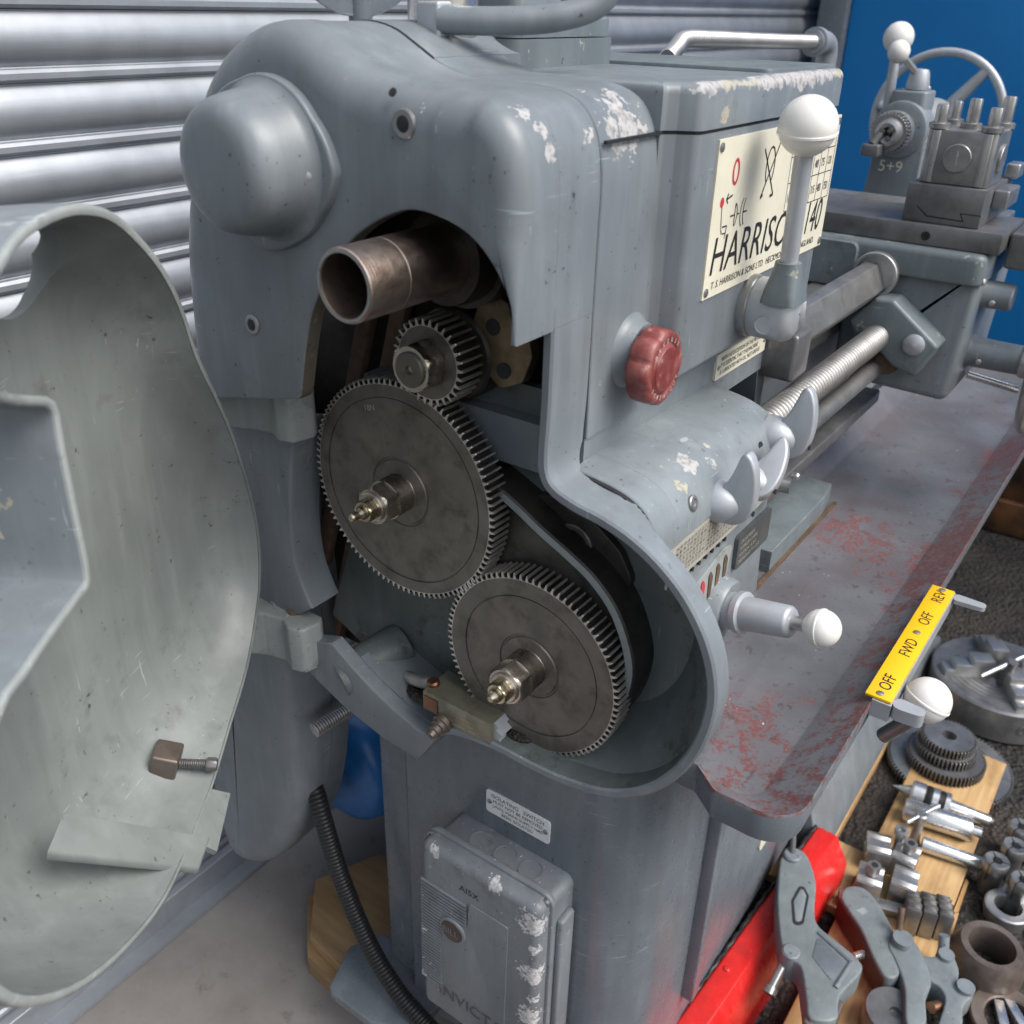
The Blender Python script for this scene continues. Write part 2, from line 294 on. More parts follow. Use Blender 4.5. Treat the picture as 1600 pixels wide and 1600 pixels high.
class G:
    def __init__(s): s.v = []; s.f = []; s.m = {}
    def add(s, v, f):
        b = len(s.v); s.v += [tuple(q) for q in v]; s.f += [tuple(i+b for i in q) for q in f]; return s
    def rings(s, R, cap0=True, cap1=True, closed=True):
        n = len(R[0]); v = [p for r in R for p in r]; f = []
        for k in range(len(R)-1):
            for i in range(n if closed else n-1): j = (i+1) % n; f.append((k*n+i, k*n+j, (k+1)*n+j, (k+1)*n+i))
        if cap0: f.append(tuple(range(n))[::-1])
        if cap1: f.append(tuple(range((len(R)-1)*n, len(R)*n)))
        return s.add(v, f)
    def prism(s, P, ax, a, b, r0=0., r1=0., seg=3):
        """extrude outline P along axis from a to b; r0/r1 round the rim at the a/b end (number or per point)"""
        u, v, w = AX[ax]; R = []; sg = 1 if b > a else -1
        def ring(Q, d): return [u*q[0]+v*q[1]+w*d for q in Q]
        def mx(r): return r if isinstance(r, (int, float)) else max(r)
        def rounded(r, base, dr):
            out = []
            for k in range(seg+1):
                t = math.pi/2*k/seg
                if isinstance(r, (int, float)): out.append(ring(inset(P, r*(1-math.sin(t))), base+dr*r*(1-math.cos(t))))
                else:
                    Q = inset(P, [q*(1-math.sin(t)) for q in r]); out.append([u*q[0]+v*q[1]+w*(base+dr*rr*(1-math.cos(t))) for q, rr in zip(Q, r)])
            return out
        R += rounded(r0, a, sg) if mx(r0) > 0 else [ring(P, a)]
        R += rounded(r1, b, -sg)[::-1] if mx(r1) > 0 else [ring(P, b)]
        return s.rings(R)
    def box(s, x0, x1, y0, y1, z0, z1, r=0.):
        if r: return s.prism(fillet([(x0,y0),(x1,y0),(x1,y1),(x0,y1)], r, 3), 'z', z0, z1, r, r)
        return s.prism([(x0,y0),(x1,y0),(x1,y1),(x0,y1)], 'z', z0, z1)
    def rev(s, prof, o, d, n=32, cap=True, arc=None):
        """profile [(t, r)] turned about the line o + d*t"""
        o = Vector(o); d = Vector(d).normalized(); a = d.orthogonal().normalized(); b = d.cross(a); R = []
        for t, r in prof:
            r = max(r, 1e-4); R.append([o+d*t+(a*math.cos(2*math.pi*i/n)+b*math.sin(2*math.pi*i/n))*r for i in range(n)])
        return s.rings(R, cap, cap)
    def cyl(s, p, q, r, n=24, r2=None, ch=0.):
        p = Vector(p); q = Vector(q); L = (q-p).length; r2 = r if r2 is None else r2
        pr = [(0, r), (L, r2)] if not ch else [(0, r-ch), (ch, r), (L-ch, r2), (L, r2-ch)]
        return s.rev(pr, p, q-p, n)
    def tube(s, path, r, n=12, cap=True):
        """r number or list; sweeps a circle along path"""
        P = [Vector(p) for p in path]; L = len(P); R = []; a = None
        for i in range(L):
            t = (P[min(L-1, i+1)]-P[max(0, i-1)]).normalized()
            if a is None: a = t.orthogonal().normalized()
            a = (a-t*a.dot(t)).normalized(); b = t.cross(a); rr = r if isinstance(r, (int, float)) else r[i]
            R.append([P[i]+(a*math.cos(2*math.pi*k/n)+b*math.sin(2*math.pi*k/n))*rr for k in range(n)])
        return s.rings(R, cap, cap)
    def ribtube(s, path, r, pitch=4., amp=.12, n=14):
        P = [Vector(p) for p in path]; D = [0.]
        for i in range(1, len(P)): D.append(D[-1]+(P[i]-P[i-1]).length)
        T = D[-1]; st = pitch/4; m = int(T/st); pts = []; rs = []; j = 0
        for k in range(m+1):
            d = min(T, k*st)
            while j < len(P)-2 and D[j+1] < d: j += 1
            t = (d-D[j])/max(1e-6, D[j+1]-D[j]); pts.append(P[j].lerp(P[j+1], t)); rs.append(r*(1+amp*(0, .8, 1, .8)[k % 4]-amp*.5))
        return s.tube(pts, rs, n)
    def sphere(s, c, r, n=28, sq=(1,1,1)):
        c = Vector(c); m = n//2; R = []
        for k in range(m+1):
            t = math.pi*k/m; R.append([c+Vector((sq[0]*r*math.sin(t)*math.cos(2*math.pi*i/n), sq[1]*r*math.sin(t)*math.sin(2*math.pi*i/n), sq[2]*r*math.cos(t))) for i in range(n)])
        R[0] = [q+Vector((0,0,0))+Vector((math.cos(2*math.pi*i/n), math.sin(2*math.pi*i/n), 0))*1e-3 for i, q in enumerate(R[0])]
        R[-1] = [q+Vector((math.cos(2*math.pi*i/n), math.sin(2*math.pi*i/n), 0))*1e-3 for i, q in enumerate(R[-1])]
        return s.rings(R)
    def wall(s, path, ax, a, b, t, r=1.5):
        """a wall of thickness t following an open 2D path (offset to its left), standing from a to b along the axis"""
        u, v, w = AX[ax]; L = len(path); off = []
        for i in range(L):
            e1 = Vector(path[i])-Vector(path[max(0, i-1)]); e2 = Vector(path[min(L-1, i+1)])-Vector(path[i]); tt = e1.normalized()+e2.normalized(); tt.normalize()
            off.append(Vector((-tt.y, tt.x)))
        R = []
        for i in range(L):
            p = Vector(path[i]); n = off[i]
            bb = b if isinstance(b, (int, float)) else b[i]
            sec = [(r, a), (t-r, a), (t, a+r), (t, bb), (0, bb), (0, a+r)]
            R.append([u*(p+n*k).x+v*(p+n*k).y+w*d for k, d in sec])
        b0 = len(s.f); s.rings(R)
        for i in range(L-1): s.m[b0+i*6+2] = 1; s.m[b0+i*6+1] = 1
        return s
    def hexa(s, o, d, t0, t1, af, rot=0., ch=1.5):
        """hexagon bar with chamfered ends, af across flats"""
        o = Vector(o); d = Vector(d).normalized(); a = d.orthogonal().normalized(); b = d.cross(a); rc = af/math.sqrt(3); sg = 1 if t1 > t0 else -1
        def ring(t, lim):
            out = []
            for i in range(24):
                an = 2*math.pi*i/24; k = (an % (math.pi/3))-math.pi/6; rr = min(lim, af/2/math.cos(k)); out.append(o+d*t+(a*math.cos(an+rot)+b*math.sin(an+rot))*rr)
            return out
        return s.rings([ring(t0, af/2), ring(t0+sg*ch, rc), ring(t1-sg*ch, rc), ring(t1, af/2)])
    def tf(s, mat):
        s.v = [tuple(mat @ Vector(q)) for q in s.v]; return s
LOC = {}
def mesh(name, g, mat, sharp=38, bevel=0., bseg=2, mat2=None):
    bm = bmesh.new()
    vs = [bm.verts.new(Vector(v)*MM) for v in g.v]
    for fi, f in enumerate(g.f):
        q = []
        for i in f:
            if vs[i] not in q: q.append(vs[i])
        if len(q) > 2:
            try: bm.faces.new(q).material_index = g.m.get(fi, 0)
            except ValueError: pass
    bmesh.ops.remove_doubles(bm, verts=bm.verts, dist=2e-6)
    bmesh.ops.recalc_face_normals(bm, faces=bm.faces)
    if bevel:
        E = [e for e in bm.edges if len(e.link_faces) == 2 and e.calc_face_angle(0) > math.radians(32)]
        bmesh.ops.bevel(bm, geom=E, offset=bevel*MM, segments=bseg, profile=.5, affect='EDGES', clamp_overlap=True)
    for f in bm.faces: f.smooth = True
    for e in bm.edges:
        if len(e.link_faces) == 2 and e.calc_face_angle(0) > math.radians(sharp): e.smooth = False
    me = bpy.data.meshes.new(name); bm.to_mesh(me); bm.free()
    me.materials.append(M[mat] if isinstance(mat, str) else mat)
    if g.m: me.materials.append(M[mat2] if mat2 else me.materials[0])
    return me
def place(name, me, parent=None, recentre=True):
    o = bpy.data.objects.new(name, me); COL.objects.link(o)
    if recentre and len(me.vertices):
        lo = [min(v.co[i] for v in me.vertices) for i in range(3)]; hi = [max(v.co[i] for v in me.vertices) for i in range(3)]
        c = Vector([(a+b)/2 for a, b in zip(lo, hi)]); me.transform(Matrix.Translation(-c))
    else: c = Vector((0,0,0))
    if parent is not None:
        o.parent = parent; o.location = c-LOC[parent.name]
    else: o.location = c
    LOC[o.name] = c; return o
def mk(name, g, mat, parent=None, **k): return place(name, mesh(name, g, mat, **k), parent)
def empty(name, loc, rz=0., label=None, cat=None, group=None):
    o = bpy.data.objects.new(name, None); COL.objects.link(o); o.location = Vector(loc)*MM; o.rotation_euler.z = rz; o.empty_display_size = .02
    LOC[o.name] = Vector(loc)*MM
    if label: tag(o, label, cat, group)
    return o
def local(o): LOC[o.name] = Vector((0,0,0)); return o      # parts of o are then given in o's own frame
def tag(o, label, cat, group=None):
    o['label'] = label; o['category'] = cat
    if group: o['group'] = group
    return o
def struct(o): o['kind'] = 'structure'; return o
def text(body, size, o, xd, yd, mat, parent, name='lettering', ex=.25, align='LEFT', sx=1., shear=0.):
    cu = bpy.data.curves.new(name, 'FONT'); cu.body = body; cu.size = 1.; cu.align_x = align; cu.extrude = 0.; cu.resolution_u = 3; cu.shear = shear
    ob = bpy.data.objects.new(name, cu); COL.objects.link(ob)
    me0 = bpy.data.meshes.new_from_object(ob.evaluated_get(bpy.context.evaluated_depsgraph_get()))
    xd = Vector(xd).normalized(); yd = Vector(yd).normalized(); zd = xd.cross(yd); o = Vector(o); g = G()
    V0 = [o+xd*(v.co.x*size*sx)+yd*(v.co.y*size)+zd*ex for v in me0.vertices]
    g.add(V0, [tuple(p.vertices) for p in me0.polygons])
    bpy.data.objects.remove(ob, do_unlink=True); bpy.data.meshes.remove(me0); bpy.data.curves.remove(cu)
    me = bpy.data.meshes.new(name); me.from_pydata([Vector(v)*MM for v in g.v], [], g.f); me.materials.append(M[mat]); return place(name, me, parent)
def boolean(o, cutter_g, op='DIFFERENCE'):
    c = bpy.data.objects.new('cutter', mesh('cutter', cutter_g, 'black')); COL.objects.link(c)
    md = o.modifiers.new('b', 'BOOLEAN'); md.object = c; md.operation = op; md.solver = 'EXACT'
    c.location = -o.location if o.parent is None else -LOC[o.name]
    saved = o.parent, o.location.copy(); o.parent = None; o.location = (0,0,0); bpy.context.view_layer.update()
    me = bpy.data.meshes.new_from_object(o.evaluated_get(bpy.context.evaluated_depsgraph_get()))
    o.modifiers.clear(); old = o.data; o.data = me; bpy.data.meshes.remove(old); o.parent, o.location = saved[0], saved[1]
    bpy.data.objects.remove(c, do_unlink=True)
    bm = bmesh.new(); bm.from_mesh(me)
    for e in bm.edges: e.smooth = not (len(e.link_faces) == 2 and e.calc_face_angle(0) > math.radians(38))
    bm.to_mesh(me); bm.free(); return o
def solidify(g, t): pass
def gear_geo(N_, ro, th, cx, bore=8., web=None, groove=None, hub=None, c=(0,0), ax='x', split=False):
    """spur gear: front face at cx, thickness th towards +axis"""
    md = ro*2/(N_+2); rr = ro-2.2*md; O = []
    for i in range(N_):
        a = 2*math.pi*i/N_; p = 2*math.pi/N_
        for da, r in ((-.27*p, rr), (-.17*p, ro-md), (-.09*p, ro), (.09*p, ro), (.17*p, ro-md), (.27*p, rr)): O.append((r*math.cos(a+da), r*math.sin(a+da)))
    u, v, w = AX[ax]; c0 = u*c[0]+v*c[1]; g = G(); ri = rr-md*.6; n = len(O)
    I = [(ri*math.cos(math.atan2(q[1], q[0])), ri*math.sin(math.atan2(q[1], q[0]))) for q in O]
    def R(Q, d): return [c0+u*q[0]+v*q[1]+w*d for q in Q]
    Oi = [(q[0]*(1-.35*md/ro), q[1]*(1-.35*md/ro)) for q in O]
    g.rings([R(I, cx), R(Oi, cx), R(O, cx+.6), R(O, cx+th-.6), R(Oi, cx+th), R(I, cx+th)], False, False)
    for k in (1, 2, 3):
        for i in range(n):
            if i % 6 in (4, 5, 0): g.m[k*n+i] = 1  # tooth gaps get the darker material: their shade put into the colour
    pr = [(cx, ri+.01)]
    if groove: pr += [(cx, groove+.6), (cx+1.3, groove+.3), (cx+1.3, groove-.6), (cx+.5, groove-.9)]
    if hub: pr += [(cx+.6, hub+.8), (cx+1.6, hub), (cx+1.6, hub-1.2), (cx+.2, hub-2)]
    pr += [(cx, bore), (cx+th, bore), (cx+th, ri)]
    pr2 = [(t, r) for t, r in pr]
    wb_ = G().rev(pr2, c0, w, 96, False)
    if split: return g, wb_
    return g.add(wb_.v, wb_.f)
def knurl(g, o, d, t0, t1, r, n=72, m=26):
    o = Vector(o); d = Vector(d).normalized(); a = d.orthogonal().normalized(); b = d.cross(a); R = []
    for k in range(m+1):
        t = t0+(t1-t0)*k/m; e = 0 if k in (0, m) else 1
        R.append([o+d*t+(a*math.cos(2*math.pi*i/n)+b*math.sin(2*math.pi*i/n))*(r-e*.55*((i+k) % 2)) for i in range(n)])
    return g.rings(R)
def capscrew(name, o, d, r, mat, parent, socket=True, h=2.):
    g = G(); o = Vector(o); d = Vector(d).normalized()
    g.rev([(-h, r), (h-.8, r), (h, r-.8), (h, r*.55), (h*.2, r*.5), (h*.2, .1)] if socket else [(-h, r), (h*.6, r), (h, r*.6), (h, .1)], o, d, 20, False); return mk(name, g, mat, parent)
# ------------------------------------------------------------------ setting
g = G(); g.add([(-60000,-60000,0),(60000,-60000,0),(60000,60000,0),(-60000,60000,0)], [(0,1,2,3)]); struct(mk('ground', g, 'asphalt'))
g = G(); g.prism([(-2600,60),(520,60),(760,150),(1400,170),(2300,190),(2300,470),(-2600,470)], 'z', -5, 6); struct(mk('concrete_floor', g, 'concrete'))
# roller shutter: one curved slat shared by all
SH_Y = 512.
sh = empty('roller_shutter', (600, SH_Y, 0), 0, 'galvanised steel roller shutter with horizontal curved slats behind the lathe', 'shutter')
PIT = 60.
prof = [(SH_Y-1, 0), (SH_Y-7, 1.5), (SH_Y-9.5, 4), (SH_Y-9.5, 9), (SH_Y-7, 12), (SH_Y-3.5, 13)]
for k in range(13):
    t = k/12; prof.append((SH_Y-3-9.5*math.sin(math.pi*t**.9)**.9, 14+t*(PIT-15)))
prof += [(SH_Y+2, PIT-.5), (SH_Y+2, 1)]
slat_me = mesh('slat', G().prism(prof, 'x', -2600, 2010), 'galv', sharp=32)
for k in range(40):
    o = bpy.data.objects.new('slat', slat_me); COL.objects.link(o); o.parent = sh; o.location = (-.6, -SH_Y*MM, (56+k*PIT)*MM)
mk('bottom_rail', G().box(-2600, 2010, SH_Y-22, SH_Y+22, 8, 55, 2).box(-2600, 2010, SH_Y-45, SH_Y-22, 8, 15), 'galv', sh)
mk('guide_channel', G().prism([(2012,SH_Y-40),(2075,SH_Y-40),(2075,SH_Y+40),(2068,SH_Y+40),(2068,SH_Y-33),(2019,SH_Y-33),(2019,SH_Y+40),(2012,SH_Y+40)], 'z', 6, 2600), 'paint_stand', sh)
bw = empty('blue_container', (2010, -800, 0), 0, 'bright blue painted steel container wall behind the tailstock, rusty at the bottom', 'container')
g = G(); g.box(1930, 4200, -2600, 405, 90, 2600, 6); mk('wall', g, 'bluewall', bw)
mk('bottom_rail', G().box(1915, 4200, -2610, 412, 4, 92, 5), 'bluewall', bw)
mk('corner_post', G().box(1905, 1990, 405, 470, 4, 2600, 4), 'paint_stand', bw)
# ------------------------------------------------------------------ lathe
L = empty('lathe', (250, 0, 95), 0, 'grey metalworking lathe with its gear cover swung open', 'lathe')
def part(name, g, mat, **k): return mk(name, g, mat, L, **k)
XG, XR, XS, YF = -59., -18., 28., -92.
# --- stand
so_ = fillet([(45,-165),(1150,-165),(1150,110),(45,110)], [62, 40, 20, 6], 10)
stand = part('stand', G().prism(so_, 'z', 92, 599, 0, 0), 'paint_stand')
mk('rib', G().box(196, 214, -179, -163, 150, 455, 2), 'paint_stand', stand)
mk('foot', G().prism(fillet([(8,70),(80,70),(80,190),(40,210),(-18,190),(-18,120)], 14, 5), 'z', 92, 106, 2, 2), 'paint_stand', stand)
part('rear_post', G().box(62, 92, 118, 160, 95, 600, 3), 'paint_stand')
part('gap_shade_strip', G().box(70, 80, 100, 125, 95, 600), 'black')  # black strip whose colour stands in for shade in the open gap
# --- chip tray (sheet with flared sides)
def tray():
    g = G(); fl = fillet([(64,-246),(1240,-246),(1240,-80),(64,-80)], [22, 22, 10, 4], 8)
    rm = fillet([(33,-281),(1262,-281),(1262,-58),(50,-58),(50,-200),(33,-222)], [46, 46, 20, 3, 8, 8], 8); fl = fillet([(64,-246),(1240,-246),(1240,-80),(72,-80),(72,-190),(64,-205)], [22, 22, 10, 4, 8, 8], 8)
    up = [[Vector((*p, 605)) for p in inset(fl, 3)], [Vector((*p, 607)) for p in fl], [Vector((*p, 630)) for p in rm]]
    dnn = [[Vector((*p, 632)) for p in inset(rm, -2.5)], [Vector((*p, 629)) for p in inset(rm, -3.5)], [Vector((*p, 603)) for p in inset(rm, -1)], [Vector((*p, 599.5)) for p in inset(rm, 4)]]
    g.rings(up+dnn, True, True); n = len(rm)
    for i in range(4*n, 6*n): g.m[i] = 1
    return g
tr = part('chip_tray', tray(), 'tray', mat2='paint_stand')
# --- gear case: wall following the rim, back plate
rim = [(-91.4,973.6),(-91.4,950),(-91,915),(-90,890),(-91,876),(-97,867),(-113,861),(-135,857),(-157,850),(-179,838),(-200,820),(-217,796),(-227,770),(-230,743),(-225,709),(-212,676),(-190,646),(-158,624),(-118,614),(-85,612),(-50,612),(-12,606),(6,596)]
rimS = catmull(rim, 5)
def case_wall():
    """flanged rim; round the lower bowl the wall turns inward behind the flange"""
    g = G(); R = []; P = rimS; n = len(P)
    for i, (y, z) in enumerate(P):
        t = (Vector(P[min(n-1, i+1)])-Vector(P[max(0, i-1)])).normalized(); nn = Vector((-t.y, t.x)); p_ = Vector((y, z))
        if y > -97 and z > 862: d = 45.5-13*max(0., min(1., (884-z)/22)); tp = 0.
        else: d = 32.5-14*max(0., min(1., (-128-y)/45)) if z > 760 else 18.5; tp = max(0., min(1., (-135-y)/30)) if z > 760 else 1.
        if z < 640 and y > -150: tp = max(.0, min(1., (-y-20)/80)); 
        b = 46. if tp > .02 or z < 700 else XR+d+.1
        sec = [(1.6, XR), (6.4, XR), (8, XR+1.6), (8+2*tp, XR+d), (8+22*tp, XR+d+(b-XR-d)*.55), (8+40*tp, b), (36*tp, b), (18*tp, XR+d+(b-XR-d)*.45), (0, XR+d), (0, XR+1.6)]
        R.append([Vector((x, (p_+nn*k).x, (p_+nn*k).y)) for k, x in sec])
    b0 = 0; g.rings(R)
    for i in range(n-1):
        for q in (2,3,4): g.m[i*10+q] = 1
    return g
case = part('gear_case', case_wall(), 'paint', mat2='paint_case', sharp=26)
bp = [(-86,884),(-88,848),(-120,836),(-150,818),(-172,788),(-184,750),(-181,715),(-170,686),(-150,664),(-118,652),(-60,640),(0,606),(30,566),(150,590),(196,610),(178,660),(140,770),(84,905),(-86,905)]
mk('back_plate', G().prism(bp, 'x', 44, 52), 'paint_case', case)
part('end_wall_and_dark_screen', G().prism([(100,884),(100,1098),(0,1092),(-50,1090),(-78,1070),(-80,884)], 'x', 72, 80).prism([(101,560),(300,560),(300,850),(222,880),(210,1050),(101,1080)], 'x', 72, 80), 'oily2')  # second prism: added dark sheet that blocks the view behind the gears
# tongue plate below the hinge
tg = [(196,618),(160,590),(120,573),(72,561),(30,559),(10,592),(32,593),(58,601),(84,612),(108,626),(130,640)]
part('lower_flange', G().prism(tg, 'x', XR-2, -6, 1.2, 0).prism([(30,560),(10,593),(32,594),(84,613),(108,627),(100,616),(60,588)], 'x', -6, 46), 'paint_clean')
# strip between the two hinges
st = catmull([(238,826),(154,845)], 1)+catmull([(153,843),(163,790),(169,740),(166,700),(152,668)], 5)+[(170,654),(240,632)]
part('hinge_strip', G().prism(st, 'x', XR-2, 14, 3, 0), 'paint_clean')
# --- guard (hollow casting with arch)
outer = [(228,868),(226,920),(221,978),(213,1012),(200,1050),(184,1085),(164,1110),(136,1129),(104,1138),(76,1135),(54,1125),(36,1116),(14,1110),(-10,1108),(-40,1107),(-62,1104),(-78,1096),(-88,1080),(-92,1055),(-92,1020),(-92,973)]
arch = [(-88,973),(-87,996),(-77,1015),(-61,1030),(-42,1038),(-18,1041),(2,1036),(30,1021),(55,997),(76,966),(86,940),(97,897),(196,876)]
oS = catmull(outer, 4); aS = catmull(arch[:-1], 5)+[(100,893),(215,866)]
def guard_geo(front=True):
    g = G(); P = oS+aS; no = len(oS); rad = []
    for i, p in enumerate(P):
        if i < no:
            gap = 4. if p[1] < 990 else 4+(p[1]-990)*.55 if p[1] < 1015 else 15+(p[1]-1015)*1.0
            rad.append(max(1., min(17., .5*gap)) if p[0] < -60 else (24. if p[1] > 900 else 10.))
        else: rad.append(1.5)
    seg = 6; R = []
    for k in range(seg+1):
        t = math.pi/2*k/seg; Q = inset(P, [q*(1-math.sin(t)) for q in rad]); R.append([Vector((XG+rr*(1-math.cos(t)), q[0], q[1])) for q, rr in zip(Q, rad)])
    n = len(P); v = [p for r in R for p in r]; f = [tuple(range(n))[::-1]]
    for k in range(seg):
        for i in range(n): j = (i+1) % n; f.append((k*n+i, k*n+j, (k+1)*n+j, (k+1)*n+i))
    base = len(v); v += [Vector((XR-.4, p[0], p[1])) for p in oS]     # outer wall back to the case
    for i in range(no-1): f.append((seg*n+i, seg*n+i+1, base+i+1, base+i))
    # arch lip, inner face and inner wall
    lip0 = len(f); b2 = len(v); A = P[no-1:]+[P[0]]; ia = list(range(no-1, n))+[0]
    v += [Vector((XG+13, p[0], p[1])) for p in A]
    for k in range(len(A)-1): f.append((seg*n+ia[k], seg*n+ia[k+1], b2+k+1, b2+k))
    lip1 = len(f)
    I = inset(P, [9. if 0 < i < no-1 else 0. for i in range(n)]); b3 = len(v)
    v += [Vector((XG+13, q[0], q[1])) for q in I[:no]]; v += [Vector((XR-.4, q[0], q[1])) for q in I[:no]]
    for i in range(no-1): f.append((b3+i, b3+i+1, b3+no+i+1, b3+no+i)); f.append((base+i, base+i+1, b3+no+i+1, b3+no+i))
    f.append(tuple(list(range(b3, b3+no))+list(range(b2+1, b2+len(A)-1))))
    f.append((base, b3+no, b3, b2+len(A)-1)) ; f.append((base+no-1, b3+no+no-1, b3+no-1, b2))
    g.add(v, f)
    for i in range(lip0, len(f)): g.m[i] = 1
    return g
guard = part('end_guard', guard_geo(), 'paint_chip', sharp=45, mat2='rustlip')
# second section of the end casting between guard and headstock (hollow)
topS = [p for p in oS if p[1] > 960 or p[0] > 100]
part('end_casting', G().wall([(p[0], p[1]) for p in inset(oS+aS, .8)[:len(oS)]], 'x', XR+.4, XS, 10, .8), 'paint_chip', mat2='black')
for (y, z) in ((-11,1088),(141,941)):
    b = capscrew('cap_screw', (XG-.2, y, z), (-1,0,0), 8.5 if y < 0 else 7.5, 'steel_d', guard, True, 1.2)
    mk('hex_socket', G().hexa((XG-.6, y, z), (-1,0,0), 0, .8, 9.5, .3, .1), 'black', b)
capscrew('oil_hole', (XG+1.0, -2, 1104), (-1,0,.6), 2.6, 'black', guard, False, .5)
# --- dome cap on the guard
CY, CZ = 101., 1057.
fl = []
for i in range(72):
    a = 2*math.pi*i/72; r = 52.
    for b0 in (math.pi*1.0, math.pi*.17, -math.pi*.42):
        dd = abs((a-b0+math.pi) % (2*math.pi)-math.pi)
        if dd < .62: r = max(r, 52+7.5*(1-dd/.62)**1.0)
    fl.append((CY+r*math.cos(a), CZ+r*math.sin(a)))
cap = part('dome_cap', G().prism(fl, 'x', XG-7, XG+2, 2.5, 0).rev([(7,50),(9,47),(14,45),(26,43.2),(36,41.2),(42,38.8),(46,35.4),(48.4,31),(49.6,25),(50.4,14),(50.8,0)], (XG,CY,CZ), (-1,0,0), 48, False), 'paint_clean')
mk('screw', G().rev([(5,5.5),(14,5.2),(15.5,4),(15.5,2.2),(11,2.0),(11,.1)], (XG,CY-40.5,CZ-3), (-1,0,0), 18, False), 'paint_worn', cap)
# --- spindle tube and the works inside the arch
tb = part('spindle_tube', G().rev([(-104,21.8),(-103,22.6),(-70.4,22.6),(-70,22.2),(-69.6,22.6),(60,22.6)], (0,0,1002), (1,0,0), 64, False), 'tube')
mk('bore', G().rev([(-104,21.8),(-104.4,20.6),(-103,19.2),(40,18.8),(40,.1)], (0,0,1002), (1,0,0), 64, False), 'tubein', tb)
mk('end_face', G().rev([(-104.2,19.4),(-104.5,20.2),(-104.2,21.6)], (0,0,1002), (1,0,0), 64, False), 'steel', tb)
mk('collar', G().rev([(-14,22.7),(-14,31),(-4,32.5),(6,32.5),(6,37),(36,37),(36,46),(69,46)], (0,0,1002), (1,0,0), 48, False), 'oily2', tb)
part('spindle_gear', gear_geo(30, 37, 14, 40, 22, c=(0,990)), 'oily2')
part('tumbler_gear', gear_geo(24, 26, 14, 42, 9, c=(18,952)), 'oily2')
pl = part('belt_pulley', G().rev([(30,40),(30,66),(36,60),(42,66),(44,66),(50,60),(56,66),(58,66),(58,20)], (0,96,1052), (1,0,0), 48, False), 'oily2')
for x, (ya, yb) in ((54,(128,275)),(54,(94,240))):     # two drive belts running down to the motor
    a = Vector((x, ya, 965)); b = Vector((x+6, yb, 480)); w = Vector((0, 7.0, 2)); d = Vector((10,0,0)); gg = G()
    gg.add([a-w, a+w, a+w+d, a-w+d, b-w, b+w, b+w+d, b-w+d], [(0,1,2,3),(4,5,6,7),(0,1,5,4),(1,2,6,5),(2,3,7,6),(3,0,4,7)]); part('drive_belt', gg, 'belt', bevel=1)
M['bracket_metal'] = metal('brown_oiled_steel', (.22,.16,.10), .38, .7, .3, oil=.6, oilcol=(.04,.03,.02))
bk = part('pivot_bracket', G().prism(fillet([(6,945),(-2,968),(-20,972),(-40,962),(-48,935),(-40,914),(-20,905),(-6,918)], 8, 4), 'x', 24, 34, 1, 0), M['bracket_metal'])
for (y, z) in ((-14,950),(-24,920)): mk('hole', G().rev([(-1,6),(.6,6),(.6,.1)], (23.8,y,z), (-1,0,0), 18, False), 'black', bk)
# --- change gears
def stud(gear, y, z, tip):
    k = G(); knurl(k, (0,y,z), (-1,0,0), 0, 17, 16.2); mk('knurled_sleeve', k, 'nut', gear, sharp=80)
    mk('nut', G().hexa((0,y,z), (-1,0,0), 13, 31, 29, .35), 'nut', gear)
    mk('washer', G().rev([(30,.1),(30,12.5),(32.5,12.5),(33.5,11.5),(33.5,.1)], (0,y,z), (-1,0,0), 28, False), 'nut', gear)
    mk('grease_nipple', G().hexa((0,y,z), (-1,0,0), 33, 42, 16, .1, 1.2).rev([(42,6.0),(46,5.6),(48,3.4),(tip-3,3.0),(tip-2,3.4),(tip-.4,2.4),(tip,.1)], (0,y,z), (-1,0,0), 18, False), 'brass', gear)
def cgear(name, n, r, th, x0, bore, groove, hub, c):
    tr_, wb_ = gear_geo(n, r, th, x0, bore, groove=groove, hub=hub, c=c, split=True); o = part(name, wb_, 'oily_low' if name == 'lower_gear' else 'oily'); mk('teeth', tr_, 'tooth', o, mat2='oily2'); return o  # dark second material shades the gaps between the teeth
g1 = cgear('large_gear', 100, 93.4, 20, 0, 12, 78.3, 29, (58,807)); stud(g1, 58, 807, 55.5)
g2 = cgear('lower_gear', 87, 81.2, 20, 0, 12, 62, 27.5, (-70,695)); stud(g2, -70, 695, 50)
g3 = cgear('small_gear', 30, 32.6, 24, -2, 10, None, None, (25,922))
mk('nut', G().hexa((0,25,922), (-1,0,0), 2, 20, 33, .2, 2), 'nut', g3)
mk('stud', G().rev([(18,13),(21.5,13),(22.3,12.2),(22.3,3.2),(18,2.0),(17,.1)], (0,25,922), (-1,0,0), 36, False), 'oily', g3)
mk('backing_disc', G().rev([(22,.1),(22,33),(24,35),(44,35),(46,33),(60,33)], (0,22,922), (1,0,0), 40, False), 'oily2', g3)
# marks stamped on the big gear
text('18N', 7, (-.2, 92, 868), (0,-1,0.25), (0,.25,1), 'tooth', g1, 'stamp', .1)
